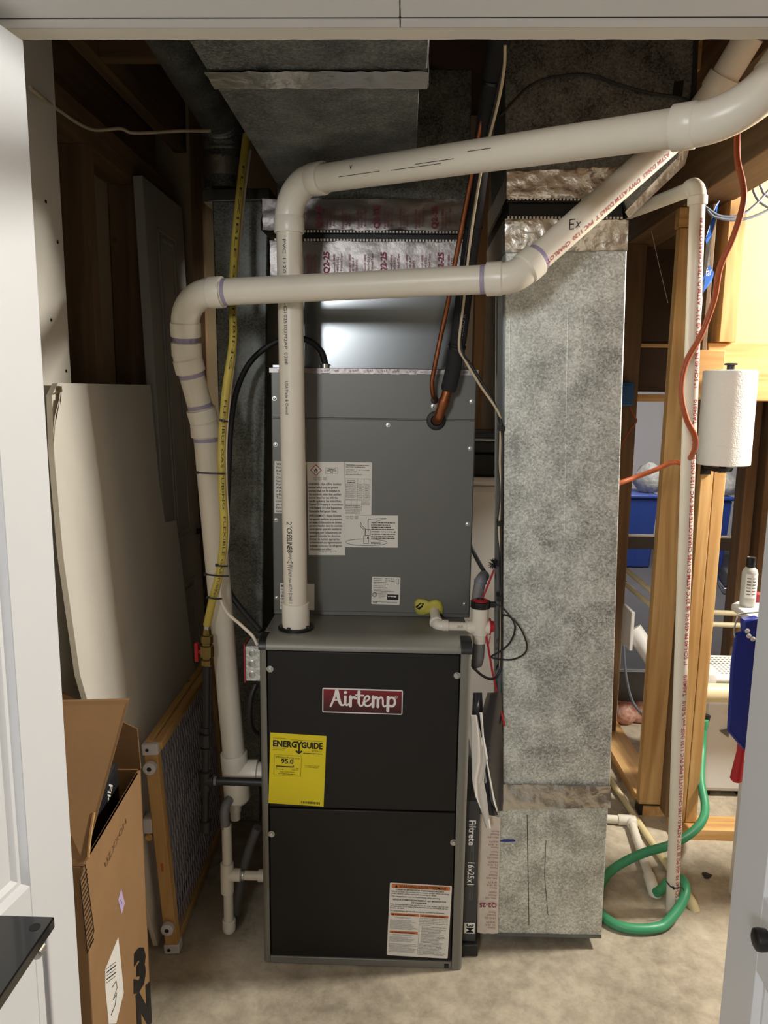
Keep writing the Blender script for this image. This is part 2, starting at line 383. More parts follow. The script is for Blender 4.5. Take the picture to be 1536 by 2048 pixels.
def map_print(parent, t, quad, f, m, bold=0., name='lettering'):
    """lettering stretched over a pixel quad (TL,TR,BR,BL) lying on the surface f"""
    v, fc = text_geo(t, 1, bold); x0 = min(p for p, q in v); x1 = max(p for p, q in v); y0 = min(q for p, q in v); y1 = max(q for p, q in v)
    vs = []
    for x, y in v:
        s = (x-x0)/(x1-x0); r = 1-(y-y0)/(y1-y0)
        tx = [quad[0][i]*(1-s)+quad[1][i]*s for i in (0, 1)]; bx = [quad[3][i]*(1-s)+quad[2][i]*s for i in (0, 1)]
        vs.append(f(tx[0]*(1-r)+bx[0]*r, tx[1]*(1-r)+bx[1]*r))
    return MB().add(vs, fc).build(name, m, parent, smooth=False)

# ================================================================== THE SETTING
struct(MB().box((-3, 1.0, -.1), (4.6, 3.32, 0)).build('floor', M['concrete']))
struct(MB().box((-3, -2.4, -.1), (4.6, 1.0, 0)).build('floor.002', M['lightcarpet']))
struct(MB().box((-1, 3.32, -.1), (4.6, 8.1, -.002)).build('floor.001', M['carpet']))
# ceiling of the room in front, rough ceiling over the utility space with open joists
struct(MB().box((-3, -2.4, 2.44), (4.6, 1.04, 2.5)).build('ceiling', M['drywall']))
ce = struct(MB().box((-1.2, 1.16, 2.56), (4.6, 3.4, 2.6)).build('ceiling.001', M['subfl']))
j0 = MB().box((-.80, 1.16, 2.30), (-.762, 3.38, 2.56)).build('joist', DY, ce)
for dx in (.28, 1.14, 1.62, 2.0, 2.4, 2.8): share(j0, 'joist', ce, (dx, 0, 0))
MB().box((-.76, 1.93, 2.30), (-.52, 1.97, 2.5)).build('blocking', DX, ce)
MB().box((.70, 2.50, 2.36), (.985, 2.54, 2.56)).build('blocking', WX, ce); MB().box((.70, 2.30, 2.42), (1.6, 2.34, 2.56)).build('blocking', WX, ce)
struct(MB().box((-1, 3.33, 2.44), (4.6, 8.1, 2.5)).build('ceiling.002', M['farwall']))
# front wall with the wide closet opening
HZ = 2.0
wf = MB().box((-.585, 1.02, HZ+.012), (.60, 1.12, 2.56)).box((-3, 1.02, 0), (-.585, 1.12, 2.56)).box((.60, 1.02, 0), (4.6, 1.12, 2.56)).build('wall_front', M['drywall']); struct(wf)
for x in (-.75, .602, 1.0, 1.4, 1.8, 2.2, 2.6): MB().box((x, 1.1205, .0), (x+.038, 1.153, 2.56)).build('stud', DZ, wf)
MB().box((-.585, 1.1205, HZ+.013), (.60, 1.153, 2.56)).build('header', DX, wf); MB().box((.64, 1.1205, 0), (4.6, 1.128, 2.56)).build('backing', M['subfl'], wf)
rag = [P(0, 80, Z=HZ)]
pts = []
for i in range(61):
    x = -.585+1.185*i/60; pts.append(V((x, 1.153+random.uniform(-.0016, .0016), HZ)))
MB().prism([V((-.585, 1.118, HZ))]+[V((.60, 1.118, HZ))]+pts[::-1], (0, 0, .012)).build('drywall_return', M['drywall'], wf)
xs = P(800, 30, Z=HZ).x
t1 = sbase('trim_1', (0, 1.09, HZ))
for x0, x1 in ((-.585, xs-.0008), (xs+.0008, .60)):
    MB().box((x0, 1.0, HZ), (x1, 1.0895, HZ+.012)).build('jamb_board', M['trim'], t1, bevel=.0015)
    MB().box((x0, 1.0935, HZ), (x1, 1.1178, HZ+.012)).build('stop_strip', M['trim'], t1, bevel=.001)
MB().box((-.585, 1.0896, HZ+.0012), (.60, 1.0934, HZ+.012)).build('slot_shade', M['dark'], t1)  # dark strip laid in for the shade inside the gap
struct(MB().box((-3, -2.5, 0), (4.6, -2.4, 2.5)).build('wall_rear', M['drywall']))
struct(MB().box((-3.05, -2.4, 0), (-3, 1.02, 2.5)).build('wall_left_room', M['drywall']))
struct(MB().box((3.0, -2.4, 0), (3.05, 1.02, 2.5)).build('wall_right_room', M['drywall']))

# left wall of the utility space: drywall near the door, then open studs
WLX = -.785
wl = struct(MB().box((-.905, 1.153, 0), (-.893, 2.66, 2.56)).build('wall_left', M['drywb']))
a = P(103, 85, X=WLX); b = P(146, 765, X=WLX)
MB().prism([V((WLX, 1.153, 0)), V((WLX, b.y, 0)), V((WLX, a.y, 2.5)), V((WLX, 1.153, 2.5))], (-.012, 0, 0)).build('drywall', M['drywall'], wl)
sc = MB().lathe((WLX+.0005, 1.66, 1.9), (1, 0, 0), [(-.002, .004), (.001, .0038), (.0015, .002)], 10)
sc.build('screw', M['iron'], wl)
for px, py in ((115, 484), (102, 640), (132, 742)):
    q = P(px, py, X=WLX); MB().lathe(q+V((.0005, 0, 0)), (1, 0, 0), [(-.002, .004), (.001, .0038), (.0015, .002)], 10).build('screw', M['iron'], wl)
sy = P(190, 520, X=WLX-.005).y
for i, y in enumerate((1.58, sy, sy+.36)):
    MB().box((WLX-.105, y, .04), (WLX-.012, y+.04, 2.10)).build('stud', DZ, wl, bevel=.002)
MB().box((WLX-.105, sy-.13, .04), (WLX-.085, sy-.05, 2.10)).build('stud', DZ, wl, bevel=.002)
MB().box((WLX-.105, 1.5, 2.10), (WLX-.012, 2.62, 2.14)).build('top_plate', DY, wl)
MB().box((WLX-.105, 1.5, 2.142), (WLX-.012, 2.62, 2.18)).build('top_plate', DY, wl)
MB().box((WLX-.107, 1.153, 2.18), (WLX-.07, 2.62, 2.56)).build('rim_joist', DY, wl)
MB().box((WLX-.105, 1.153, 0), (WLX-.012, 2.62, .04)).build('bottom_plate', DY, wl)

# partition added to keep bulb light off the leaning door, then back wall
wb = struct(MB().box((-.89, 2.66, 0), (.11, 2.672, 2.56)).build('wall_back_blocker', M['drywb']))
for x in (-.74, -.45, -.05, .07): MB().box((x, 2.62, .04), (x+.038, 2.659, 2.52)).build('stud', DZ, wb)
MB().box((-.77, 2.62, 0), (.11, 2.659, .04)).build('bottom_plate', DX, wb)
wb2 = struct(MB().box((.10, 3.06, 0), (.80, 3.072, 2.56)).box((.10, 2.673, 0), (.112, 3.06, 2.56)).build('wall_back_right', M['drywall']))
for x in (.262, .36, .52, .70): MB().box((x, 2.97, .04), (x+.038, 3.059, 2.52)).build('stud', DZ, wb2)
MB().box((.113, 2.97, 0), (.80, 3.059, .04)).build('bottom_plate', DX, wb2)

# right wall: open framing, corner, header over the opening
wr = struct(MB().box((.88, 2.50, 0), (.985, 3.32, .038)).build('wall_right', WY))
def vstud(xl, xr, y0, y1, z0, z1, m=WZ, name='stud'): return MB().box((xl, y0, z0), (xr, y1, z1)).build(name, m, wr, bevel=.002)
vstud(.868, .957, 2.51, 2.548, .04, 2.035)
MB().box((.868, 2.505, .0), (.957, 2.553, .04)).build('tar_wrap', M['spoolb'], wr)
vstud(.862, .957, 2.508, 2.55, 2.037, 2.098, WX, 'block')
xr1 = P(1256, 1090, Y=3.1).x
vstud(xr1-.089, xr1, 3.1, 3.138, .04, 2.1, DZ)
MB().box((.87, 1.72, 2.10), (1.0, 3.36, 2.34)).build('beam', DY, wr, bevel=.003)
vstud(.952, .992, 2.40, 2.489, .04, 1.488); vstud(.994, 1.032, 2.40, 2.489, .04, 1.488)
vstud(.935, .950, 2.43, 2.489, .04, 2.09, DZ)
q0, q1 = P(1396, 700, Y=2.36), P(1443, 803, Y=2.36)
MB().box((q0.x, 2.36, 1.492), (q1.x, 2.44, q0.z)).build('block', WX, wr, bevel=.003)
MB().box((q1.x-.02, 2.445, 1.49), (2.3, 2.515, 1.672)).build('header', WX, wr, bevel=.003)
x0, x1 = P(1448, 500, Y=2.42).x, P(1487, 500, Y=2.42).x
vstud(x0+.012, x1+.006, 2.43, 2.515, 1.674, 2.45)
vstud(1.5, 1.538, 2.43, 2.515, 1.674, 2.45); vstud(1.9, 1.938, 2.43, 2.515, 1.674, 2.45)
MB().box((.99, 2.516, 1.66), (2.4, 2.53, 2.56)).build('drywall', M['drypaper'], wr)
MB().box((.95, 2.36, 0), (2.4, 2.45, .038)).build('bottom_plate', WX, wr, bevel=.002)
xa_ = P(1491, 950, Y=3.02).x; vstud(xa_, xa_+.045, 3.02, 3.10, 0, 2.4, DZ); vstud(xa_+.06, xa_+.10, 2.98, 3.07, 0, 2.4, DZ)
MB().box((.885, 3.14, 1.50), (.90, 3.33, 2.09)).build('sheathing', M['drywb'], wr)
MB().box((.955, 3.15, 1.52), (1.3, 3.165, 2.09)).build('sheathing', M['subfl'], wr)
MB().box((.955, 3.14, 1.70), (1.3, 3.15, 1.715)).build('batten', WX, wr)
MB().box((.955, 3.13, 1.48), (1.3, 3.16, 1.51)).build('batten', WX, wr)
struct(MB().box((2.9, 1.153, 0), (2.95, 3.3, 2.6)).build('wall_right_far', M['subfl'])); struct(MB().box((4.55, 3.35, 0), (4.6, 8.05, 2.5)).build('wall_right_far_room', M['farwall']))
struct(MB().box((-1, 8.05, 0), (4.6, 8.1, 2.5)).build('wall_far', M['farwall']))
struct(MB().box((-.2, 3.4, 0), (-.15, 8.05, 2.5)).build('wall_left_far', M['farwall']))

# glass door to the far room
GD = 3.30
d3 = sbase('door_3', (1.1, GD, 0))
gx0, gx1 = .80, P(1487, 1090, Y=GD).x
sx = P(1468, 1090, Y=GD).x
zr1, zr0 = P(1450, 1076, Y=GD).z, P(1450, 1101, Y=GD).z
zb1 = P(1270, 1344, Y=GD).z
MB().box((sx, GD, 0), (gx1, GD+.04, 2.05)).build('stile', M['dframe'], d3)
MB().box((gx0, GD, 0), (gx0+.08, GD+.04, 2.05)).build('stile', M['dframe'], d3)
for z0, z1 in ((zr0, zr1), (.0, zb1), (1.97, 2.05)):
    MB().box((gx0+.08, GD, z0), (sx, GD+.04, z1)).build('rail', M['dframe'], d3)
MB().box((gx0+.08, GD-.004, zr1), (sx, GD+.02, zr1+.008)).build('bead', M['labelw'], d3)
for z0, z1 in ((zb1, zr0), (zr1+.008, 1.97)):
    MB().box((gx0+.08, GD+.018, z0), (sx, GD+.022, z1)).build('pane', M['glass'], d3)
struct(MB().box((gx1+.002, GD, 0), (2.9, GD+.05, 2.5)).build('wall_glass_door', M['drywb']))
MB().box((gx0, GD, 2.055), (gx1, GD+.05, 2.5)).build('lintel', M['drywb'], d3)

# folding closet doors
def leaf(name, hx, hy, fx, fy, sgn, label):
    root = sbase(name, (hx, hy, 0)); root['label'] = label
    H0, F_ = V((hx, hy, 0)), V((fx, fy, 0)); a = (F_-H0); L = a.length; a.normalize(); c = V((-a.y, a.x, 0)); c = c if c.x*sgn < 0 else -c
    z = V((0, 0, 1)); zt = 1.977
    st = .105; T = .034
    MB().obox(H0, a, z, c, (0, st, .02, zt, 0, T)).build('stile', M['white'], root, bevel=.002)
    MB().obox(H0, a, z, c, (L-st, L, .02, zt, 0, T)).build('stile', M['white'], root, bevel=.002)
    rails = [(.02, .22), (.50 if sgn > 0 else .66, .76 if sgn > 0 else .78), (1.86, zt)]
    for z0, z1 in rails: MB().obox(H0, a, z, c, (st, L-st, z0, z1, .0002, T)).build('rail', M['white'], root)
    for z0, z1 in ((rails[0][1], rails[1][0]), (rails[1][1], rails[2][0])):
        q = lambda i, j, k: H0+a*i+z*j+c*k
        def fr(d, k): return [q(st+d, z0+d, k), q(L-st-d, z0+d, k), q(L-st-d, z1-d, k), q(st+d, z1-d, k)]
        lv = [fr(0, 0), fr(.008, .009), fr(.016, .008), fr(.024, .013), fr(.055, .013), fr(.075, .004)]
        vs = sum(lv, []); fs = []
        for r in range(len(lv)-1):
            for k in range(4): fs.append((r*4+k, r*4+(k+1) % 4, r*4+4+(k+1) % 4, r*4+4+k))
        fs.append(tuple(range(len(vs)-4, len(vs))))
        MB().add(vs, fs).obox(H0, a, z, c, (st, L-st, z0, z1, .016, T-.004)).build('panel', M['white'], root, ang=20)
    return root, a, c
dl = P(47, 80, Y=1.10); 
ll, la, lc = leaf('door_1', dl.x, 1.10, dl.x-.55*math.sin(math.radians(9)), 1.10-.55*math.cos(math.radians(9)), 1, 'white raised panel folding door on the side with the cardboard box')
dr = P(1474, 1660, Y=1.10)
rl, ra, rc = leaf('door_2', dr.x, 1.10, dr.x-.02, .55, -1, 'white raised panel folding door with round black knob')
kc = P(1500, 1880, Y=.93); n = -rc; base = V((dr.x-.02*(1.10-.93)/.55, .93, kc.z))
kn = MB().lathe(base, n, [(0, .012), (.003, .012), (.004, .007), (.012, .006), (.018, .007)], 20).build('knob_stem', M['whitepl'], rl)
MB().lathe(base+n*.016, n, [(0, .006), (.003, .010), (.006, .0145), (.016, .0155), (.021, .0145), (.023, .011)], 24).build('knob', M['blackp'], rl)

# ================================================================== FURNACE
FY = 1.745
fx0, fx1 = P(518, 1290, Y=FY).x, P(944, 1292, Y=FY).x
px0, px1 = P(532, 1297, Y=FY).x, P(922, 1308, Y=FY).x
zt = .898; zd = P(725, 1303, Y=FY).z; zs = P(725, 1620, Y=FY).z; zb = .024
fu = thing('furnace', ((fx0+fx1)/2, FY+.37, 0), 'grey gas furnace with two charcoal front doors standing on the concrete floor', 'furnace')
MB().box((fx0+.003, FY+.035, .0), (fx1-.003, FY+.74, zt-.004)).build('cabinet', M['furng'], fu, bevel=.002)
def post(xa, xb, z0, z1, side):
    pr = []; r = .012
    c = [(xa, FY+.05), (xb, FY+.05)]
    arc = lambda cx, cy, a0: [(cx+r*math.cos(math.radians(a0+i*15)), cy+r*math.sin(math.radians(a0+i*15))) for i in range(7)]
    poly = [(xa, FY+.05)]+[(x, y) for x, y in arc(xa+r, FY+r-.004, 180)]+[(x, y) for x, y in arc(xb-r*.6, FY+r-.004, 270)][:1]+[(xb, FY-.002), (xb, FY+.05)]
    if side > 0: poly = [(xa+xb-x, y) for x, y in poly]
    return MB().prism([(x, y, z0) for x, y in poly], (0, 0, z1-z0))
post(fx0, px0, .006, zd, -1).build('corner_post', M['furng'], fu); post(px1, fx1, .0, zd, 1).build('corner_post', M['furng'], fu)
# rounded top cap running along the front
pro = [(FY+.06, zt)]+[(FY+.022-.026*math.sin(math.radians(i*15)), zt-.026+.026*math.cos(math.radians(i*15))) for i in range(7)]+[(FY-.004, zd), (FY+.06, zd)]
MB().prism([(px0, y, z) for y, z in pro], (px1-px0, 0, 0)).build('top_cap', M['furng'], fu)
MB().box((fx0+.003, FY+.0605, zt-.004), (fx1-.003, FY+.74, zt)).build('top_panel', M['furng'], fu, bevel=.001)
for xa, xb in ((fx0-.001, px0), (px1, fx1+.001)):
    pc = [(FY+.055, zt+.001)]+[(FY+.022-.028*math.sin(math.radians(i*15)), zt-.026+.027*math.cos(math.radians(i*15))) for i in range(7)]+[(FY-.006, zd+.0005), (FY+.055, zd+.0005)]
    MB().prism([(xa, y, z) for y, z in pc], (xb-xa, 0, 0)).build('corner_cap', M['blackp'], fu, bevel=.003)
MB().box((px0+.002, FY, zs+.002), (px1-.002, FY+.03, zd-.003)).build('door', M['furn'], fu, bevel=.003)
MB().box((px0+.002, FY, zb), (px1-.002, FY+.03, zs-.002)).build('door', M['furn'], fu, bevel=.003)
MB().box((px0, FY-.001, .002), (px1, FY+.04, zb-.002)).build('bottom_rail', M['furng'], fu, bevel=.002)
MB().box((px1-.02, FY-.003, .006), (px1-.008, FY+.0, .016)).build('rail_clip', M['blackp'], fu)
def screw(parent, p, d=(0, -1, 0), r=.0055, name='screw'):
    p = V(p); d = V(d)
    mb = MB().lathe(p, d, [(-.002, r*1.35), (.0008, r*1.35), (.001, r*.95), (.0045, r*.9), (.005, r*.6)], 6)
    mb.lathe(p, d, [(-.002, r*1.4), (.0009, r*1.38)], 16)
    return mb.build(name, M['steel'], parent)
for x, y in ((540, 1338), (914, 1351), (543, 1668), (907, 1685)): screw(fu, P(x, y, Y=FY), r=.0062)
fP = lambda x, y: P(x, y, Y=FY-.0002)

# badge with script lettering
bd = Print.px((645, 1375), (806, 1380), (645, 1424), fP)
sc = bd.w/825.
def bx(x, y): return ((x-590)*sc, (y-75-(x-590)*.027)*sc)
for i in range(8):      # printed red that darkens towards the lower edge
    t = i/7; mm = mat('badge_red_%d' % i, '#%02x%02x%02x' % (int(122-66*t), int(20-12*t), int(32-20*t)), .35); bd.rect(mm, bd.w*.013, bd.h*(.045+.91*i/8), bd.w*.974, bd.h*.91/8, 1)
def stk(pts, w, w2=None): v, f = ribbon2([bx(*p) for p in pts], [w*sc*1.08, (w2 or w)*sc*1.08], 10); bd.geo(M['logow'], v, f, 2)
stk([(676, 272), (690, 240), (712, 180), (734, 108)], 17, 24)
stk([(738, 106), (752, 160), (768, 220), (784, 252), (806, 258), (826, 240)], 38, 14)
stk([(700, 205), (735, 202), (768, 204)], 15)
bd.disc(M['logow'], *bx(827, 121), 18*sc, 3)
stk([(826, 166), (826, 205), (828, 240), (844, 260), (866, 240)], 28, 14)
stk([(880, 164), (880, 268)], 28); stk([(882, 205), (897, 178), (918, 172), (932, 184)], 18, 26)
stk([(966, 114), (965, 180), (966, 232), (980, 262), (1002, 262), (1016, 236)], 30, 14); stk([(936, 150), (972, 152), (1012, 154)], 17)
stk([(1012, 229), (1048, 212), (1074, 186)], 16, 18); stk([(1074, 188), (1070, 166), (1052, 158), (1032, 172), (1021, 204), (1024, 244), (1044, 266), (1074, 262), (1098, 240)], 20, 18)
stk([(1112, 164), (1112, 274)], 28); stk([(1114, 202), (1134, 174), (1154, 176), (1162, 204), (1162, 274)], 18, 28)
stk([(1164, 204), (1184, 174), (1204, 178), (1212, 206), (1213, 246), (1226, 270), (1250, 262)], 18, 16)
stk([(1264, 170), (1264, 318)], 28); stk([(1266, 206), (1284, 178), (1314, 176), (1334, 204), (1334, 240), (1314, 266), (1280, 264)], 20, 24)
for i in range(14):
    a0, a1 = 6.2832*i/14, 6.2832*(i+1)/14; c = (1347, 168)
    stk([(c[0]+14*math.cos(a0), c[1]+14*math.sin(a0)), (c[0]+14*math.cos(a1), c[1]+14*math.sin(a1))], 3)
rx, ry = bx(1341, 175); bd.text(M['logow'], 'R', rx, ry, 18*sc, k=2)
o = bd.build(fu, M['logow'], 'badge', th=.0022, rad=.004); o['label'] = 'dark red badge with white script lettering'
for c in o.children: c.location.y -= .0018

# yellow efficiency label
en = Print.px((541, 1465), (653, 1472), (539, 1606), fP); w, h = en.w, en.h; k_ = M['black']
en.text(M['ink'], 'U.S. Government', w*.05, h*.075, h*.024); en.rect(M['ink'], w*.36, h*.078, w*.58, h*.004)
en.text(k_, 'ENERG', w*.05, h*.185, h*.118, width=w*.43, bold=.045)
en.text(k_, 'GUIDE', w*.56, h*.185, h*.118, width=w*.38, bold=.045)
t = h*.024
en.stroke(k_, [(w*.485, h*.105), (w*.52, h*.145)], t*.9, sm=1); en.stroke(k_, [(w*.555, h*.105), (w*.52, h*.145)], t*.9, sm=1); en.stroke(k_, [(w*.52, h*.145), (w*.52, h*.25)], t, sm=1)
en.stroke(k_, [(w*.475, h*.235), (w*.52, h*.265), (w*.565, h*.235)], t, sm=1)
for i, s in enumerate(('Natural Gas Furnace', 'Non-Weatherized')): en.text(M['ink'], s, w*.05, h*(.215+.022*i), h*.021)
en.text(M['ink'], 'AIRTEMP LLC', w*.74, h*.228, h*.024); en.lines(M['ink'], w*.60, h*.252, w*.34, 1, h*.02, h*.012)
en.frame(M['ink'], w*.08, h*.30, w*.49, h*.29, h*.003)
en.text(M['ink'], 'Efficiency Rating', w*.115, h*.345, h*.036, width=w*.32); en.text(M['ink'], '(AFUE)', w*.45, h*.345, h*.024, width=w*.09)
en.text(k_, '95.0', w*.205, h*.418, h*.092, width=w*.225, bold=.03)
en.rect(k_, w*.115, h*.455, w*.32, h*.014); en.poly(k_, [(w*.41, h*.44), (w*.445, h*.44), (w*.4275, h*.462)]); en.rect(M['ink'], w*.115, h*.474, w*.41, h*.002)
en.text(M['ink'], '80', w*.115, h*.49, h*.018); en.text(M['ink'], '98.7', w*.49, h*.49, h*.018); en.lines(M['ink'], w*.115, h*.50, w*.14, 1, h*.02, h*.008); en.lines(M['ink'], w*.40, h*.50, w*.125, 1, h*.02, h*.008)
en.text(M['ink'], 'Range of Similar Models', w*.19, h*.545, h*.026, width=w*.26); en.lines(M['ink'], w*.165, h*.562, w*.30, 1, h*.02, h*.009)
en.text(M['ink'], 'For energy cost info, visit', w*.63, h*.435, h*.022, width=w*.27); en.text(M['ink'], 'productinfo.energy.gov', w*.63, h*.457, h*.022, width=w*.25)
xx = w*.59
while xx < w*.94:
    bw = random.choice((.006, .010, .016))*w; en.rect(k_, xx, h*.94, bw, h*.032); xx += bw+random.choice((.006, .012))*w
en.build(fu, M['eyellow'], 'label')['label'] = 'yellow efficiency rating label'

# warning label, lower right
wn = Print.px((780, 1765), (904, 1772), (777, 1910), fP); w, h = wn.w, wn.h
wn.rect(M['orangep'], w*.03, h*.012, w*.94, h*.052)
def tri(p, x, y, s, m=M['black']): p.poly(m, [(x, y), (x+s*.55, y-s), (x+s*1.1, y)], 2)
tri(wn, w*.08, h*.056, h*.036); wn.text(M['black'], 'WARNING/ADVERTISSEMENT', w*.15, h*.058, h*.052, width=w*.77, bold=.015, k=2)
T = [('CARBON MONOXIDE POISONING HAZARD', .10, .095, .78, .03), ('Failure to keep this compartment closed except when servicing', .03, .122, .93, .012), ('could result in carbon monoxide poisoning or death.', .03, .150, .73, .012),
     ('This compartment must be closed except when servicing.', .03, .187, .79, .012), ("RISQUE D'EMPOISONNEMENT AU MONOXYDE", .06, .232, .86, .03), ('DE CARBONE', .36, .264, .25, .03),
     ("Si ce compartiment n'est pas ferme en tout temps, sauf en cas", .02, .297, .94, .012), ("de reparation, il y a risque d'empoisonnement au monoxyde de car-", .02, .322, .94, .012), ('bone ou de mort.', .02, .347, .23, .012), ("Ce compartiment doit etre ferme sauf au moment de l'entretien.", .02, .385, .89, .012)]
for s, x, y, ww, bo in T: wn.text(M['ink'], s, w*x, h*y, h*.030, width=w*ww, bold=bo)
for x, y in ((.03, .408), (.51, .408), (.03, .652)):
    wn.rect(M['orangep'], w*x, h*y, w*.46, h*.034); tri(wn, w*(x+.03), h*(y+.029), h*.022); wn.text(M['black'], 'WARNING/ADVERTISSEMENT', w*(x+.075), h*(y+.029), h*.026, width=w*.34, bold=.02, k=2)
for x, y, ww, n_, r in ((.10, .46, .32, 2, .3), (.03, .50, .46, 11, .3), (.08, .70, .36, 2, .2), (.03, .735, .46, 6, .4), (.03, .83, .46, 10, .3)):
    wn.lines(M['grey'], w*x, h*y, w*ww, n_, h*.0125, h*.0055, r)
for i, s in enumerate(('Risk of fire or electric shock. Only', 'a qualified or experienced qualified', 'service personnel must be used to', 'install and provide maintenance of', 'this appliance.')): wn.text(M['ink'], s, w*.515, h*(.465+.023*i), h*.022, width=w*(.45 if i < 4 else .18))
wn.lines(M['grey'], w*.545, h*.575, w*.42, 14, h*.0165, h*.0075, .35); wn.lines(M['grey'], w*.515, h*.81, w*.45, 10, h*.0165, h*.0075, .3)
wn.rect(M['grey'], w*.503, h*.46, w*.004, h*.50)
wn.build(fu, M['label'], 'label', rad=.003)['label'] = 'white warning label with orange header bars'

# intake flange on top of the furnace belongs to the intake pipe (below)

# ================================================================== COIL CABINET
CY = 1.95
cz1 = P(744, 739, Y=CY).z; cx0, cx1 = P(541, 740, Y=CY).x, P(947, 990, Y=CY).x; czs = P(744, 838, Y=CY).z
co = thing('evaporator_coil_cabinet', ((cx0+cx1)/2, CY+.26, zt), 'plain grey sheet metal coil cabinet on top of the furnace', 'coil cabinet')
MB().box((cx0, CY+.004, zt), (cx1, CY+.52, cz1)).build('casing', M['coil'], co, bevel=.002)
MB().box((cx0+.002, CY, zt+.012), (cx1-.002, CY+.005, czs-.0012)).build('front_panel', M['coil'], co, bevel=.0015)
MB().box((cx0+.002, CY, czs+.0012), (cx1-.002, CY+.005, cz1-.002)).build('upper_panel', M['coil'], co, bevel=.0015)
for x, y in ((549, 797), (551, 889), (552, 1040), (553, 1196), (943, 803), (940, 897), (935, 1048), (929, 1208), (776, 850), (866, 812)): screw(co, P(x, y, Y=CY), r=.0042)
gp = P(872, 841, Y=CY)
MB().lathe(gp, (0, -1, 0), [(-.002, .025), (.005, .025), (.007, .022), (.007, .014), (.0, .013)], 32).build('grommet', M['rubber'], co)
gp2 = P(869, 800, Y=CY)
MB().lathe(gp2, (0, -1, 0), [(-.002, .010), (.004, .010), (.005, .007)], 24).build('grommet', M['rubber'], co)
cP = lambda x, y: P(x, y, Y=CY-.0003)
# safety labels
l1 = Print.px((614, 924), (688, 924), (614, 1110), cP); w, h = l1.w, l1.h
cx_, cy_, r = w*.24, h*.085, h*.062
l1.poly(M['redp'], [(cx_, cy_-r), (cx_+r, cy_), (cx_, cy_+r), (cx_-r, cy_)], 1); r *= .82; l1.poly(M['labelw'], [(cx_, cy_-r), (cx_+r, cy_), (cx_, cy_+r), (cx_-r, cy_)], 2)
fl = [(-.30, .45), (-.42, .1), (-.25, -.25), (-.2, 0), (-.05, -.55), (.12, -.2), (.22, -.35), (.40, .05), (.34, .4), (.1, .45), (.12, .15), (0, .0), (-.12, .2), (-.08, .45)]
l1.poly(M['black'], [(cx_+a*r*.9, cy_+b*r*.8) for a, b in fl], 3); l1.rect(M['black'], cx_-r*.35, cy_+r*.42, r*.7, r*.08, 3)
l1.frame(M['ink'], w*.5, h*.06, w*.33, h*.062, h*.0025)
for i, s in enumerate(('Refrigerant', 'Safety Group', 'A2L')): l1.text(M['ink'], s, w*.665, h*(.08+.017*i), h*.018, center=True, bold=.02)
def icons(p, x, y, s):
    for q in (0, 1.35, 2.9):
        p.stroke(M['ink'], [(x+q*s, y), (x+q*s+s*.45, y+s*.12), (x+q*s+s*.9, y)], s*.07, sm=1); p.stroke(M['ink'], [(x+q*s, y+s*.8), (x+q*s+s*.45, y+s*.92), (x+q*s+s*.9, y+s*.8)], s*.07, sm=1)
        for d in (0, .45, .9): p.stroke(M['ink'], [(x+(q+d)*s, y+(.12*s if d == .45 else 0)), (x+(q+d)*s, y+(.92 if d == .45 else .8)*s)], s*.06, sm=1)
    p.lines(M['ink'], x+3.0*s, y+.25*s, s*.7, 3, s*.18, s*.06)
icons(l1, w*.18, h*.16, h*.034)
LT = ['WARNING - Risk of Fire. Auxiliary', 'devices which may be ignition', 'sources shall not be installed in', 'the ductwork, other than auxiliary', 'devices listed for use with the', 'specific appliance. See instructions.', 'Dispose Of Properly In Accordance', 'With Federal Or Local Regulations.', 'Flammable Refrigerant Used.', "AVERTISSEMENT - Risque d'incendie.", 'Les appareils auxiliaires qui presentent', "un risque d'inflammation ne doivent", 'pas etre installes dans les conduits', 'autre que les appareils auxiliaires', "homologues pour l'utilisation avec cet", 'appareil. Consulter les directives.', 'Eliminer de maniere appropriee,', 'conformement aux reglementations', 'federales ou locales. Un refrigerant', 'inflammable est utilise.']
LW = [.89, .80, .84, .89, .79, .89, .92, .90, .76, .89, .90, .89, .90, .88, .87, .86, .83, .88, .89, .60]
for i, s in enumerate(LT):
    yy = .245+.0362*i+(.012 if i > 8 else 0); l1.text(M['ink'], s, w*.03, h*yy, h*.036, width=w*LW[i], bold=.012)
l1.lines(M['ink'], w*.27, h*.963, w*.50, 1, h*.02, h*.007)
l1.build(co, M['label'], 'label')['label'] = 'white fire risk label with red diamond symbol'
l2 = Print.px((549, 922), (613, 924), (550, 1026), cP); w, h = l2.w, l2.h
for i, s in enumerate(('WARNING - Risk of', 'Fire. Flammable', 'Refrigerant Used.', 'To Be Repaired', 'Only By Trained', 'Service Personnel.', 'Punctured Tubing.', 'AVERTISSEMENT', "d'incendie. Gaz", 'inflammable.', 'Toute reparation', 'confiee a une', 'personne formee.', 'Evitez de percer', 'tube de gaz.')): l2.text(M['ink'], s, w*.06, h*(.075+.0645*i), h*.062, width=w*.9*len(s)/18, bold=.03 if i in (0, 7) else .01)
l2.build(co, M['label'], 'label')
l3 = Print.px((689, 924), (744, 925), (689, 1030), cP); w, h = l3.w, l3.h
l3.text(M['ink'], 'WARNING', w*.05, h*.065, h*.032, bold=.03); l3.lines(M['ink'], w*.36, h*.05, w*.55, 1, h*.03, h*.012); l3.lines(M['ink'], w*.05, h*.085, w*.70, 1, h*.03, h*.012)
l3.text(M['ink'], 'AVERTISSEMENT', w*.05, h*.155, h*.032, width=w*.32, bold=.01); l3.lines(M['ink'], w*.42, h*.138, w*.50, 1, h*.03, h*.012); l3.lines(M['ink'], w*.05, h*.172, w*.62, 3, h*.028, h*.012, .3)
l3.frame(M['ink'], w*.04, h*.31, w*.90, h*.39, h*.004)
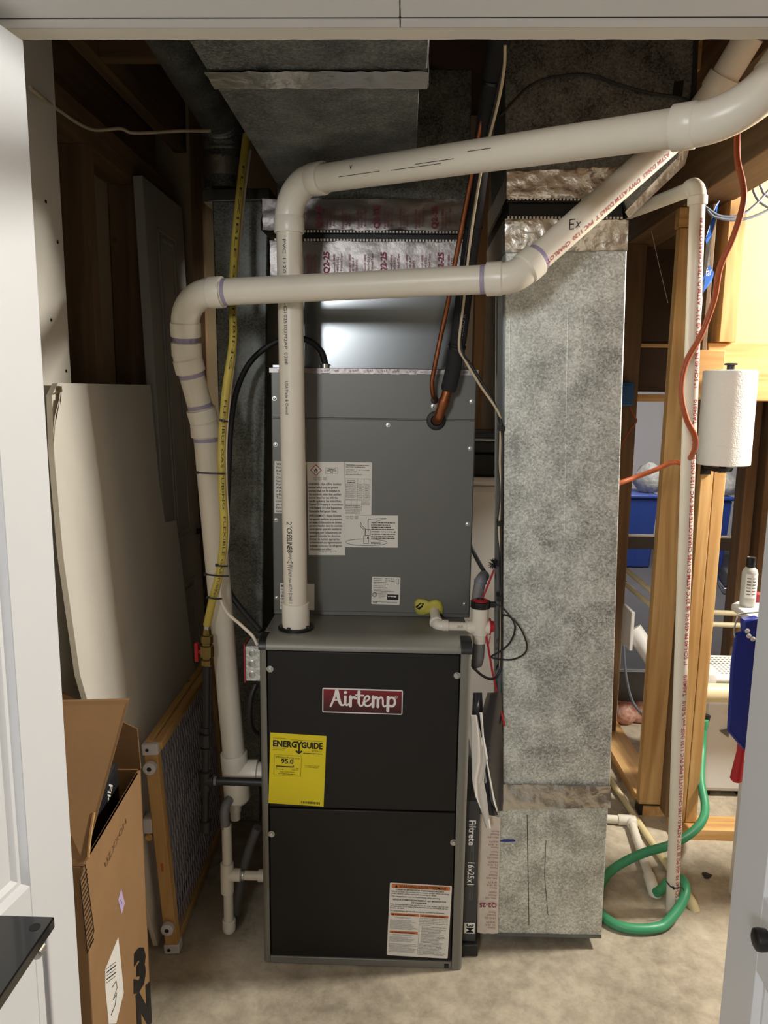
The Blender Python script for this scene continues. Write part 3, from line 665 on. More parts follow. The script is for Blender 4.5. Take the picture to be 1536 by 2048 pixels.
for x in (.48, .72): l3.rect(M['ink'], w*x, h*.31, w*.008, h*.39)
for i in range(8): l3.rect(M['ink'], w*.04, h*(.405+.035*i), w*.9, h*.003); l3.lines(M['ink'], w*.06, h*(.418+.035*i), w*.38, 1, h*.03, h*.010, .3); l3.lines(M['ink'], w*.54, h*(.418+.035*i), w*.12, 1, h*.03, h*.010); l3.lines(M['ink'], w*.76, h*(.418+.035*i), w*.14, 1, h*.03, h*.010)
l3.lines(M['ink'], w*.10, h*.34, w*.3, 2, h*.03, h*.014); l3.frame(M['ink'], w*.04, h*.71, w*.60, h*.20, h*.004)
for x in (.25, .46): l3.rect(M['ink'], w*x, h*.71, w*.008, h*.20)
for i in range(3): l3.rect(M['ink'], w*.04, h*(.80+.035*i), w*.6, h*.003); l3.lines(M['ink'], w*.06, h*(.815+.035*i), w*.54, 1, h*.03, h*.010)
l3.lines(M['ink'], w*.66, h*.72, w*.27, 5, h*.02, h*.007); l3.lines(M['ink'], w*.05, h*.925, w*.55, 3, h*.02, h*.007)
l3.build(co, M['label'], 'label')
l4 = Print.px((688, 1030), (796, 1031), (688, 1094), cP); w, h = l4.w, l4.h
icons(l4, w*.04, h*.03, h*.095)
dg = lambda *q: [(w*a, h*b) for a, b in q]
el = [(.415+.385*math.cos(6.2832*i/32), .845+.105*math.sin(6.2832*i/32)) for i in range(33)]; l4.stroke(M['ink'], dg(*el), h*.012, sm=1)
l4.stroke(M['ink'], dg((.31, .23), (.31, .35), (.37, .45), (.38, .64)), h*.014); l4.stroke(M['ink'], dg((.335, .23), (.335, .33), (.39, .42), (.40, .64)), h*.014)
l4.stroke(M['ink'], dg((.45, .5), (.45, .16), (.50, .12), (.66, .10), (.78, .09)), h*.016); l4.stroke(M['ink'], dg((.60, .19), (.72, .13), (.78, .11)), h*.010)
l4.frame(M['ink'], w*.36, h*.63, w*.10, h*.26, h*.012); l4.frame(M['ink'], w*.40, h*.43, w*.09, h*.2, h*.012); l4.rect(M['ink'], w*.43, h*.68, w*.03, h*.05)
l4.lines(M['ink'], w*.50, h*.83, w*.18, 2, h*.05, h*.018)
l4.text(M['ink'], 'WARNING', w*.505, h*.25, h*.062, bold=.03, width=w*.1); l4.lines(M['ink'], w*.63, h*.22, w*.32, 1, h*.06, h*.03); l4.lines(M['ink'], w*.505, h*.29, w*.44, 3, h*.065, h*.03, .2)
l4.text(M['ink'], 'AVERTISSEMENT', w*.505, h*.53, h*.062, bold=.01, width=w*.16); l4.lines(M['ink'], w*.69, h*.50, w*.27, 1, h*.06, h*.03); l4.lines(M['ink'], w*.505, h*.57, w*.46, 3, h*.065, h*.03, .1)
l4.build(co, M['label'], 'label')['label'] = 'white label with line drawing of a drain pipe'
l5 = Print.px((744, 1153), (801, 1155), (743, 1208), cP); w, h = l5.w, l5.h
l5.text(M['ink'], 'Model Number', w*.06, h*.08, h*.06, bold=.02, width=w*.30); l5.text(M['ink'], 'Serial Number', w*.06, h*.15, h*.06, bold=.02, width=w*.30); l5.lines(M['ink'], w*.46, h*.045, w*.36, 2, h*.075, h*.035)
l5.lines(M['ink'], w*.06, h*.19, w*.6, 4, h*.065, h*.022, .3); l5.lines(M['ink'], w*.06, h*.46, w*.75, 4, h*.045, h*.018, .5); l5.frame(M['ink'], w*.85, h*.05, w*.10, h*.20, h*.012)
l5.rect(M['black'], w*.55, h*.62, w*.40, h*.20); l5.lines(M['label'], w*.58, h*.67, w*.30, 1, h*.06, h*.05, k=2)
for i in range(12):
    a0, a1 = 6.2832*i/12, 6.2832*(i+1)/12; l5.stroke(M['ink'], [(w*.11+h*.075*math.cos(a0), h*.65+h*.075*math.sin(a0)), (w*.11+h*.075*math.cos(a1), h*.65+h*.075*math.sin(a1))], h*.018, sm=1)
l5.text(M['ink'], 'ETL', w*.06, h*.675, h*.06); l5.lines(M['ink'], w*.25, h*.63, w*.25, 4, h*.04, h*.014, .3); l5.lines(M['ink'], w*.06, h*.90, w*.85, 1, h*.04, h*.02); l5.text(M['ink'], 'R-454B', w*.06, h*.96, h*.05, bold=.03)
l5.build(co, M['label'], 'label', rad=.003)['label'] = 'small white rating plate sticker'
l6 = Print.px((560, 1166), (629, 1168), (560, 1218), cP); w, h = l6.w, l6.h
for i, s in enumerate(('MINIMUM', 'non', '101', 'SUPPLY', 'DE', 'au', 'no')): l6.text(M['ink'], s, w*.03, h*(.15+.125*i), h*.13, bold=.03 if i in (0, 3, 4) else .01)
xx = w*.87
l6.build(co, M['label'], 'label')
# foil lip on top of the coil cabinet
fo = MB(); 
for i in range(24):
    xa, xb = cx0-.003+(cx1-cx0+.006)*i/24, cx0-.003+(cx1-cx0+.006)*(i+1)/24; z0 = cz1-.011+random.uniform(-.002, .002)
    fo.hexa([(xa, CY-.0025, z0), (xb, CY-.0025, z0), (xb, CY+.06, cz1), (xa, CY+.06, cz1), (xa, CY-.002, cz1+.0015), (xb, CY-.002, cz1+.0015), (xb, CY+.06, cz1+.004), (xa, CY+.06, cz1+.004)])
fl_ = fo.build('foil_tape', M['foilp'], co, smooth=False)
vs, fs = [], []
for i in range(14):
    if i == 1: continue
    v, f = text_geo(random.choice(('Fasson', 'UL 181A-P', '0800', '181B-FX')), .008); x = cx0+.02+.037*i; n = len(vs)
    vs += [V((x+.7*a-.2*b, CY-.0032, cz1-.008+b+.2*a*.4)) for a, b in v]; fs += [tuple(q+n for q in p) for p in f]
MB().add(vs, fs).build('lettering', M['redt'], fl_, smooth=False)

# ================================================================== SUPPLY PLENUM
PY = 2.0
plx0, plx1 = P(556, 620, Y=PY).x, P(932, 620, Y=PY).x
zA = P(740, 552, Y=PY).z; zB = P(740, 484, Y=PY).z; zC = P(740, 462, Y=PY).z; zD = P(740, 400, Y=PY).z
pl = thing('supply_plenum', ((plx0+plx1)/2, PY+.22, cz1), 'shiny sheet metal supply plenum wrapped in red printed foil tape above the coil cabinet', 'duct')
MB().box((plx0, PY, cz1+.004), (plx1, PY+.44, zA+.01)).build('lower_casing', M['sheet'], pl, bevel=.002)
MB().box((plx0-.012, PY-.018, cz1+.004), (plx1+.012, PY+.01, cz1+.010)).build('flange', M['sheet'], pl)
def crumple(x0, x1, z0, z1, Y, amp, nx=26, nz=7, dp=.3):
    g = []
    for j in range(nz+1):
        g.append([V((x0+(x1-x0)*i/nx+random.uniform(-.001, .001), Y-random.uniform(0, amp), z0+(z1-z0)*j/nz+(random.uniform(-.002, .002) if j in (0, nz) else 0))) for i in range(nx+1)])
    return g
def foil_band(parent, x0, x1, z0, z1, Y, depth, amp=.004, m=None, name='foil_tape', sides=True):
    mb = MB().sheet(crumple(x0, x1, z0, z1, Y, amp))
    if sides:
        for x, s in ((x0, -1), (x1, 1)):
            g = [[V((x+s*random.uniform(0, amp), Y+depth*i/6, z0+(z1-z0)*j/4)) for i in range(7)] for j in range(5)]
            mb.sheet(g)
    return mb.build(name, m or M['foilp'], parent, ang=60)
def tape_print(band, x0, x1, z0, z1, Y, step=.040, seed=1, down=False, mirror=False, size=.0085):
    random.seed(seed); w = z1-z0
    pr = Print(V((x0, Y, z0)), (0, 0, 1), (1, 0, 0), w, x1-x0) if not down else Print(V((x1, Y, z1)), (0, 0, -1), (-1, 0, 0), w, x1-x0)
    y = .012; i = 0
    while y < x1-x0-.02:
        if i % 4 == 2: pr.text(M['redt'], 'Q2-25', w*.05, y+.012, .021, bold=.03); y += .028
        else:
            t = (("Fasson\u00ae 0800", 'UL 181A-P', '181B-FX'), ("Fasson\u00ae 0800", 'MN114352', 'Printed Tape'))[i % 2]
            for j, s in enumerate(t): pr.text(M['redt'], s, w*(.05+.04*j), y+.009*j, size)
            y += step
        i += 1
    for (m, k), (vs, fs) in pr.L.items():
        keep = [f for f in fs if all(z0 <= vs[q].z <= z1 and x0 <= vs[q].x <= x1 for q in f)]
        MB().add(vs, keep).build('lettering', m, band, smooth=False)
b1x0, b1x1 = P(541, 520, Y=PY).x, P(938, 520, Y=PY).x
bl_ = foil_band(pl, b1x0, b1x1, zA, zB, PY-.004, .4); tape_print(bl_, b1x0+.05, b1x1-.01, zA, zB, PY-.0088, seed=3)
b2x0, b2x1 = P(526, 430, Y=PY).x, P(946, 430, Y=PY).x
bu_ = foil_band(pl, b2x0, b2x1, zC, zD, PY-.006, .4, .006); tape_print(bu_, b2x0+.05, b2x1-.02, zC, zD, PY-.0128, seed=5)
MB().box((plx0-.005, PY+.006, zB-.004), (plx1+.008, PY+.43, zC+.004)).build('flexible_collar', M['rubber'], pl)
def teeth(parent, x0, x1, z, Y, m=None):
    mb = MB(); x = x0
    while x < x1: mb.box((x, Y-.0015, z-.0028), (x+.0045, Y, z+.0028)); x += .0085
    o = mb.build('crimp_teeth', m or M['label'], parent, smooth=False); o['kind'] = 'stuff'
for z, s in ((zB+.003, 1), (zC-.003, -1)):
    MB().box((plx0-.008, PY-.006, z-.004), (plx1+.012, PY+.006, z+.004)).build('crimp_strip', M['rubber'], pl); teeth(pl, plx0-.006, plx1+.010, z, PY-.006)
MB().box((plx0, PY, zD-.003), (P(940, 300, Y=PY).x, PY+.44, 2.30)).build('upper_casing', M['galvshade'], pl, bevel=.002)
# ================================================================== SUPPLY TRUNK
TZ = 2.02
tx0, tx1 = P(375, 80, Z=TZ).x, P(858, 80, Z=TZ).x
tr = thing('supply_trunk_duct', ((tx0+tx1)/2, 1.6, TZ), 'wide galvanised supply trunk duct running overhead from the plenum to the door header', 'duct')
y0, y1 = P(640, 172, Z=TZ).y, P(640, 137, Z=TZ).y
MB().box((tx0, min(y0, y1)+.03, TZ), (tx1-.012, PY-.001, 2.27)).build('duct_section', M['galvshade'], tr, bevel=.002)
MB().box((tx0+.002, 1.165, TZ-.001), (tx1, min(y0, y1)+.03, 2.27)).build('duct_section', M['galvshade'], tr, bevel=.002)
g = [[V((tx0-.002+(tx1+.004-tx0)*i/30, y1+(y0-y1)*j/6, TZ-.0035-random.uniform(0, .003))) for i in range(31)] for j in range(7)]
mb = MB().sheet(g); mb.sheet([[V((tx1+.002+random.uniform(0, .002), y1+(y0-y1)*j/6, TZ-.004+.2*i/8)) for i in range(9)] for j in range(7)])
mb.build('foil_tape', M['foil'], tr, ang=60)
mb = MB()
for i in range(30): mb.box((tx1-.014, y1+.03+.011*i, TZ-.0012), (tx1-.0125, y1+.036+.011*i, TZ))
mb.build('folded_seam', M['galvshade'], tr)
MB().box((tx0-.004, PY-.055, TZ-.004), (tx0+.14, PY-.004, TZ)).build('drive_cleat', M['sheet'], tr)

# ================================================================== RETURN DUCT
RY = 1.84
rP = lambda x, y: P(x, y, Y=RY)
rd = thing('return_duct', (P(1110, 1870, Y=RY).x, RY+.28, .03), 'tall galvanised return air duct standing on the floor beside the furnace', 'duct')
slab([(1011, 470), (1255, 470), (1220, 1590), (1004, 1590)], RY, .20).build('drop_section', M['galv'], rd, bevel=.003)
slab([(990, 1600), (1217, 1604), (1203, 1872), (984, 1867)], RY-.002, .5).build('boot', M['galv'], rd, bevel=.003)
slab([(959, 1640), (992, 1640), (985, 1866), (955, 1864)], RY+.004, .38).build('boot_neck', M['galv'], rd)
bs = P(1100, 1869, Y=RY).z
slab([(984, 1866), (1203, 1871), (1203, 1877), (984, 1872)], RY-.004, .5).build('bottom_flange', M['sheet'], rd)
def px_foil(parent, quad, Y, amp, nx, nz, m, name='foil_tape', ang=60, side=0.):
    (ax, ay), (bx_, by), (cx2, cy2), (dx_, dy) = quad; g = []
    for j in range(nz+1):
        t = j/nz; row = []
        for i in range(nx+1):
            s = i/nx; x = (ax*(1-s)+bx_*s)*(1-t)+(dx_*(1-s)+cx2*s)*t; y = (ay*(1-s)+by*s)*(1-t)+(dy*(1-s)+cy2*s)*t
            row.append(P(x, y+(random.uniform(-1.2, 1.2) if j in (0, nz) else 0), Y=Y-random.uniform(0, amp)))
        g.append(row)
    mb = MB().sheet(g)
    if side:
        mb.sheet([[r[0]+V((-.001, side*i/4, 0)) for i in range(5)] for r in g]); mb.sheet([[r[-1]+V((.001, side*i/4, 0)) for i in range(5)] for r in g])
    return mb.build(name, m, parent, ang=ang)
px_foil(rd, [(1010, 437), (1257, 440), (1255, 500), (1010, 506)], RY-.003, .005, 30, 8, M['foil'], side=.4)
px_foil(rd, [(1004, 1569), (1222, 1572), (1221, 1616), (1003, 1620)], RY-.004, .004, 30, 6, M['foil'], side=.4)
fb = px_foil(rd, [(958, 1628), (1001, 1634), (996, 1868), (954, 1866)], RY-.006, .004, 8, 30, M['foilw'])
a, b = P(950, 1866, Y=RY-.011), P(994, 1632, Y=RY-.011)
tape_print(fb, a.x+.004, b.x, a.z, b.z, RY-.0105, size=.008) if False else None
pr = Print(P(997, 1862, Y=RY-.0108), (-1, 0, 0), (0, 0, 1), .06, .30)
for i in range(10):
    y = .012+.030*i
    if i == 2: pr.text(M['redt'], 'Q2-25', .008, y+.012, .018, bold=.03); continue
    for j, t in enumerate((('Fasson', 'UL 181A', '181B-FX'), ('MN11435', 'Printed', 'Fasson'))[i % 2]): pr.text(M['redt'], t, .010, y+.0085*j, .0075)
for (m, k), (vs, fs) in pr.L.items(): xl_ = P(958, 1700, Y=RY).x; MB().add(vs, [f for f in fs if all(vs[i].x > xl_ for i in f)]).build('lettering', m, fb, smooth=False)
v = [P(996, 1683, Y=RY-.0045), P(1010, 1679, Y=RY-.0045), P(1030, 1680, Y=RY-.0045), P(1031, 1683, Y=RY-.0045), P(1012, 1684, Y=RY-.0045)]
MB().prism(v, (0, .0006, 0)).build('marker_stroke', M['blue'], rd, smooth=False)
MB().tube([P(1054, 1630, Y=RY-.002), P(1058, 1850, Y=RY-.002)], .0010, 6).build('scratch', M['iron'], rd); MB().tube([P(1092, 1680, Y=RY-.002), P(1089, 1752, Y=RY-.002), P(1096, 1830, Y=RY-.002)], .0008, 6).build('scratch', M['iron'], rd)
MB().tube([P(1137, 510, Y=RY+.0006), P(1122, 1568, Y=RY+.0006)], .0014, 6).build('seam', M['galv'], rd)
MB().tube([P(1021, 510, Y=RY+.0006), P(1013, 1568, Y=RY+.0006)], .0014, 6).build('seam', M['galv'], rd)
# standing seam along the left edge
slab([(996, 560), (1009, 520), (1002, 1590), (990, 1590)], RY+.02, .03).build('standing_seam', M['sheet'], rd)
# flexible collar and upper transition
slab([(1018, 396), (1243, 398), (1246, 446), (1018, 444)], RY+.014, .46).build('flexible_collar', M['rubber'], rd)
for yy in ((395, 404), (432, 441)):
    q = slab([(1015, yy[0]), (1246, yy[0]+1), (1246, yy[1]+1), (1015, yy[1])], RY-.003, .02).build('crimp_strip', M['rubber'], rd)
    z = P(1130, (yy[0]+yy[1])/2, Y=RY).z; teeth(rd, P(1016, 400, Y=RY).x, P(1244, 400, Y=RY).x, z, RY-.004)
px_foil(rd, [(1014, 344), (1262, 332), (1245, 396), (1013, 397)], RY-.004, .006, 30, 7, M['foil'], side=.4)
slab([(1008, 20), (1398, 20), (1386, 254), (1367, 328), (1258, 434), (1246, 398), (1240, 350), (1012, 352)], RY, .30).build('transition', M['galvshade'], rd, bevel=.002)
px_foil(rd, [(1376, 250), (1390, 254), (1370, 330), (1352, 322)], RY-.003, .003, 3, 12, M['foil'])
px_foil(rd, [(1352, 318), (1370, 330), (1258, 436), (1250, 424)], RY-.003, .003, 3, 12, M['foil'])
slab([(1392, 20), (1400, 20), (1390, 254), (1381, 250)], RY-.006, .02).build('edge_cleat', M['iron'], rd)
slab([(1350, 163), (1368, 160), (1365, 190), (1347, 192)], RY-.006, .008).build('hanger_clip', M['blackp'], rd)
tag(MB().tube(spline([P(x, y, Y=RY-.008) for x, y in ((1000, 232), (1060, 172), (1120, 152), (1180, 150), (1235, 168), (1300, 186), (1358, 194), (1385, 205))]), .0028, 8).build('thin_cable', M['iron']), 'thin dark cable sagging across the return duct transition', 'cable')

# left rectangular duct with round collar and overhead elbow
ld = thing('branch_duct', (-.46, 2.2, P(490, 1640, Y=2.1).z), 'dark galvanised rectangular branch duct behind the yellow gas tube', 'duct')
slab([(424, 400), (537, 400), (520, 1644), (462, 1644)], 2.1, .2).build('riser', M['galvshade'], ld, bevel=.004)
slab([(404, 378), (540, 376), (540, 400), (404, 403)], 2.085, .2).build('cleat', M['sheet'], ld, bevel=.002)
c0 = P(452, 376, Y=2.18); up = [c0, c0+V((0, 0, .17)), V((c0.x+.02, 1.17, c0.z+.20))]
MB().tube([c0-V((0, 0, .01)), c0+V((0, 0, .04))], .060, 28).build('collar', M['galvshade'], ld)
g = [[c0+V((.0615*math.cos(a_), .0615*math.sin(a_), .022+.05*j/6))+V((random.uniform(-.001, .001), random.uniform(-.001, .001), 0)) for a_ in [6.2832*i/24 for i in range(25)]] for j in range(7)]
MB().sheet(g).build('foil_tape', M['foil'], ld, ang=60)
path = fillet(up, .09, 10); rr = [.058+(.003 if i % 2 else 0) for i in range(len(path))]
MB().tube(path, rr, 28).build('elbow_pipe', M['galvshade'], ld)
tag(MB().tube(spline([P(x, y, Y=Y) for x, y, Y in ((60, 175, 1.5), (110, 215, 1.75), (180, 258, 1.9), (240, 257, 1.95), (270, 266, 1.97), (360, 262, 2.05), (420, 262, 2.0))]), .004, 8).build('overhead_cable', M['beigew']), 'beige cable drooping from the ceiling across bare studs', 'cable')

# ================================================================== PLASTIC VENT PIPES
R2 = .0302
ip = thing('intake_pipe', P(592, 1255, Z=zt), 'white plastic intake pipe rising from the furnace top and sloping up past the return duct', 'pipe')
A = P(592, 1256, Z=zt); B = P(577, 366, Y=1.80); C1 = P(1490, 236, Y=1.235); D1 = V((C1.x+.17, 1.27, 2.16))
sg = pvc_run(ip, [A, B, C1, D1], R2, [.075, .11], hub=1.17, hl=.036)
MB().lathe(A, (0, 0, 1), [(.0, .046), (.004, .046), (.006, .043), (.007, .034)], 36).build('flange', M['blackp'], ip)
MB().lathe(A+V((0, 0, .006)), (sg[0][1]-A), [(0, R2*1.17), (.062, R2*1.17), (.064, R2*1.1), (.064, R2)], 30).build('coupling', M['fit'], ip)
for a_ in (20, 110, 200, 250, 330):
    p = A+V((.038*math.cos(math.radians(a_)), .038*math.sin(math.radians(a_)), .006)); MB().box(p-V((.004, .003, 0)), p+V((.004, .003, .006))).build('flange_tab', M['blackp'], ip)
bot, top = sg[0][0], sg[0][1]; fc = V((-.28, -1, 0)); LT_ = (top-bot).length
def up_t(px): return (P(590, px, Y=1.82).z-top.z)*-1
pipe_text(ip, top, bot, R2, 'PVC 1120 NSF-pw-G', .05, .0105, fc, M['ink'], width=.16)
pipe_text(ip, top, bot, R2, '1025103M2AP  0208', up_t(628), .0115, fc, M['ink'], width=.12)
pipe_text(ip, top, bot, R2, 'USA Made & Owned', up_t(763), .0115, fc, M['ink'], width=.078)
pipe_text(ip, top, bot, R2, '2"', up_t(1040), .020, fc, M['ink']); pipe_text(ip, top, bot, R2, 'CRESLINE\u00ae', up_t(1053), .019, fc, M['black'], width=.064, bold=.018)
pipe_text(ip, top, bot, R2, 'PVC', up_t(1104), .013, fc, M['ink']); pipe_text(ip, top, bot, R2, 'DWV', up_t(1120), .021, fc, M['ink'], width=.024)
pipe_text(ip, top, bot, R2, 'NSF-dwv ASTM D2665 S', up_t(1140), .0125, fc, M['ink'], width=.083)
r0, r1 = sg[1]; dd = (r1-r0).normalized()
pipe_text(ip, r0, r1, R2, '- CRESLINE', .03, .014, (0, -.55, 1), M['black'], bold=.03); pipe_text(ip, r0, r1, R2, 'v', .13, .018, (0, -1, .15), M['ink'])
for t0, t1, an in ((.10, .21, -.35), (.24, .36, -.4), (.30, .39, -.25), (.42, .47, .0)):
    n = V((0, -1, an)); n = (n-dd*n.dot(dd)).normalized(); MB().tube([r0+dd*t0+n*(R2+.0002), r0+dd*t1+n*(R2+.0002)], .0006, 5).build('pencil_mark', M['ink'], ip)

ex = thing('exhaust_pipe', P(470, 1560, Y=1.88), 'white plastic exhaust pipe crossing in front of the upright intake pipe', 'pipe')
TE = P(471, 1545, Y=1.88)
E1 = P(409, 845, Y=1.84); E2 = P(374, 715, Y=1.80); E3 = P(368, 588, Y=1.77); E4 = P(1030, 556, Y=1.64); E5 = P(1408, 222, Y=1.785); E6 = P(1500, 70, Y=1.70)
sx_ = pvc_run(ex, [TE, E1, E2, E3, E4, E5, E6], R2, [.05, .05, .075, .07, .09], hub=1.18, hl=.034, prim=(1, 2, 3, 4))
dn = (TE-E1).normalized()
MB().lathe(TE-dn*.06, dn, [(0, R2*1.16), (.002, R2*1.2), (.135, R2*1.2), (.140, R2*1.1), (.15, R2*.8)], 30).build('tee', M['fit'], ex)
bt = P(520, 1545, Y=1.88)
MB().lathe(TE, (bt-TE), [(0, R2*1.05), (.01, R2*1.18), (.062, R2*1.18), (.064, R2)], 30).build('tee_branch', M['fit'], ex)
MB().tube([TE, V((fx0+.002, TE.y, TE.z))], R2, 28).build('pipe', M['pvc'], ex)
pipe_text(ex, sx_[4][0], sx_[4][1], R2, 'FX', .095, .022, (-.1, -1, .25), M['ink']) if False else None
a, b = sx_[4]; dd = (b-a).normalized()
for nm, pts in (('E', [((0, .012), (-.001, -.010)), ((0, .012), (.011, .013)), ((-.001, .001), (.008, .002)), ((-.001, -.010), (.009, -.008))]), ('x', [((.014, .008), (.023, -.004)), ((.023, .008), (.013, -.005))])):
    n = V((-.15, -1, .15)); n = (n-dd*n.dot(dd)).normalized(); xr = V((1, 0, 0)); xr = (xr-n*xr.dot(n)).normalized(); zr = xr.cross(-n) if xr.cross(-n).z > 0 else n.cross(xr)
    c = a+dd*.125+n*(R2*.985)
    for p, q in pts:
        def on(u): 
            w_ = c+xr*u[0]+zr*u[1]; ax_ = a+dd*(w_-a).dot(dd); return ax_+(w_-ax_).normalized()*(R2+.0004)
        MB().tube([on(p), on(((p[0]+q[0])/2, (p[1]+q[1])/2)), on(q)], .0011, 5).build('pen_stroke', M['black'], ex)
pipe_text(ex, b, a, R2, 'ASTM D1785  ASTM D2665  DWV ASTM D2665 T  PVC 1120  CHARLOTTE', .01, .014, (.62, -.85, -.5), M['redp'], width=(b-a).length-.03, bold=.015)

# ================================================================== GAS LINE
gp_ = thing('gas_pipe', P(410, 1660, Y=1.80), 'black iron gas pipe with red handled valve feeding the furnace side', 'pipe')
GYv = 1.80; g0, g1 = P(414, 1330, Y=GYv), P(410, 1662, Y=GYv); gt = P(410, 1561, Y=GYv)
MB().tube([g0, g1], .0108, 18).build('pipe', M['iron'], gp_)
for y0_, y1_, r in ((1452, 1464, .0135), (1466, 1492, .0165), (1494, 1500, .0135), (1541, 1580, .0165), (1640, 1662, .0155)):
    a, b = P(411, y0_, Y=GYv), P(411, y1_, Y=GYv); MB().lathe(a, b-a, [(0, r*.8), (.002, r), ((b-a).length-.002, r), ((b-a).length, r*.8)], 8 if r == .0165 and y0_ < 1500 else 18).build('fitting', M['iron'], gp_)
MB().tube([gt, V((fx0+.03, FY+.06, gt.z-.004))], .0108, 18).build('branch_pipe', M['iron'], gp_)
MB().lathe(gt, (1, 0, 0), [(0, .0165), (.022, .0165), (.024, .012)], 18).build('fitting', M['iron'], gp_)
a = gt+V((.026, 0, 0)); ring(a, (1, 0, 0), .0118, .01, 'thread_tape', M['wire'], gp_)
vt, vb = P(414, 1254, Y=GYv), P(414, 1332, Y=GYv)
MB().lathe(vb, vt-vb, [(0, .012), (.004, .0155), (.018, .0155), (.019, .012), (.024, .012), (.026, .0185), (.055, .0185), (.057, .013), (.062, .013), (.064, .016), (.082, .016), (.084, .011), (.10, .009)], 8).build('valve_body', M['brass'], gp_)
hv = P(393, 1303, Y=GYv)
MB().box(hv-V((.004, .008, .026)), hv+V((.006, .008, .024))).box(hv+V((.004, -.006, -.006)), hv+V((.02, .006, .006))).build('valve_handle', M['red'], gp_, bevel=.003)
ytp = [(493, 270, 2.02), (480, 380, 1.98), (469, 500, 1.93), (465, 600, 1.88), (466, 680, 1.82), (452, 780, 1.80), (444, 880, 1.795), (444, 970, 1.79), (448, 1060, 1.79), (440, 1140, 1.79), (426, 1195, 1.79), (414, 1250, 1.80)]
yp = spline([P(x, y, Y=Y) for x, y, Y in ytp], 10)
yt = thing('gas_tube', P(414, 1250, Y=1.80), 'yellow coated flexible gas tube strapped along the white exhaust pipe', 'gas tube')
MB().tube(yp, .0098, 16).build('tube', M['yellow'], yt)
MB().tube([yp[-1], yp[-1]+V((0, 0, -.012))], .0085, 16).build('nut', M['steel'], yt)
for i0, i1, t in ((6, 46, 'FLEXIBLE GAS TUBING'), (52, 100, 'FLEXIBLE GAS TUBING  FLEXIBLE GAS TUBING')):
    L_ = 0; v, f = text_geo(t, .0085); vs = []; x0 = min(p for p, q in v); x1 = max(p for p, q in v)
    for x, y in v:
        s = i0+(i1-i0)*(x-x0)/(x1-x0); j = int(s); p = yp[j].lerp(yp[j+1], s-j); tg = (yp[j+1]-yp[j]).normalized(); n = V((.45, -1, 0)); n = (n-tg*n.dot(tg)).normalized(); u = n.cross(tg)
        an = (y-.003)/.0098; vs.append(p+(n*math.cos(an)+u*math.sin(an))*.0102)
    MB().add(vs, f).build('lettering', M['ink'], yt, smooth=False)
# white control cable riding along the gas tube
tag(MB().tube(spline([P(x, y, Y=Y) for x, y, Y in ((500, 300, 2.03), (487, 400, 1.99), (476, 520, 1.94), (471, 600, 1.885), (470, 690, 1.83), (459, 790, 1.81), (452, 880, 1.80), (452, 970, 1.797), (456, 1060, 1.797), (449, 1130, 1.80), (440, 1185, 1.80), (452, 1222, 1.80), (482, 1250, 1.80), (505, 1272, 1.79), (515, 1290, 1.79))], 8), .0042, 10).build('control_cable', M['whitew']), 'white cable tied to the yellow tube and looping to the furnace corner', 'cable')
k_ = tag(MB().tube(spline([P(x, y, Y=Y) for x, y, Y in ((650, 728, 1.99), (640, 700, 1.985), (615, 680, 1.98), (580, 676, 1.99), (540, 690, 2.0), (500, 725, 2.0), (474, 780, 1.97), (462, 850, 1.93), (457, 950, 1.90), (452, 1060, 1.885), (450, 1120, 1.88), (458, 1180, 1.88), (485, 1220, 1.86), (522, 1262, 1.82))], 8), .0075, 12).build('power_cable', M['rubber']), 'thick black cable arching from the plenum down behind the exhaust pipe', 'cable')
MB().lathe(P(650, 733, Y=1.985), (0, 0, 1), [(-.004, .013), (.006, .013), (.008, .009)], 12).build('clamp', M['steel'], k_)
def tie(p0, p1, Y, label):
    a, b = P(*p0, Y=Y), P(*p1, Y=Y); d = (b-a).normalized(); u = V((0, 0, 1)); n = V((0, -1, 0)); L = (b-a).length
    g = [a+d*L*i/8+n*(.006*math.sin(math.pi*i/8)) for i in range(9)]
    rows = [[p+u*.0022 for p in g], [p-u*.0022 for p in g]]
    mb = MB().sheet(rows, .0012); mb.obox(a, d, u, n, (-.001, .006, -.0032, .0032, -.001, .004))
    return tag(mb.build('zip_tie', M['blackp']), label, 'zip tie', 'black zip ties on the yellow gas tube')
for q in (((440, 840), (456, 843), 1.78, 'short black zip tie on the yellow tube beside the exhaust pipe coupling'), ((392, 945), (450, 947), 1.776, 'long black zip tie across the exhaust pipe a little below its coupling'), ((432, 1130), (456, 1132), 1.776, 'short black zip tie just above a long one on the yellow tube'), ((409, 1148), (458, 1152), 1.776, 'long black zip tie just below a short one on the yellow tube'), ((414, 1194), (444, 1197), 1.776, 'lowest black zip tie on the yellow tube, nearest the brass valve')):
    tie(*q)
# electrical junction box on the furnace side
jb = thing('junction_box', P(505, 1362, Y=1.80), 'small galvanised junction box with round knockouts on the furnace side', 'electrical box')
a, b = P(490, 1292, Y=1.79), P(490, 1362, Y=1.79)
MB().box((a.x, 1.79, b.z), (fx0+.002, 1.85, a.z)).build('box', M['galv'], jb, bevel=.002)
MB().box((a.x-.003, 1.788, b.z-.004), (a.x, 1.852, a.z+.004)).build('cover_plate', M['redw'], jb)
for y in (1306, 1327, 1349): MB().lathe(P(504, y, Y=1.79), (0, -1, 0), [(0, .0085), (.0015, .0085), (.002, .007)], 20).build('knockout', M['steel'], jb)
tag(MB().tube(spline([P(x, y, Y=Y) for x, y, Y in ((512, 1368, 1.83), (502, 1395, 1.82), (499, 1430, 1.82), (503, 1455, 1.83), (514, 1468, 1.85))], 8), .007, 12).build('cable_whip', M['rubber']), 'short black cable looping below the junction box', 'cable')

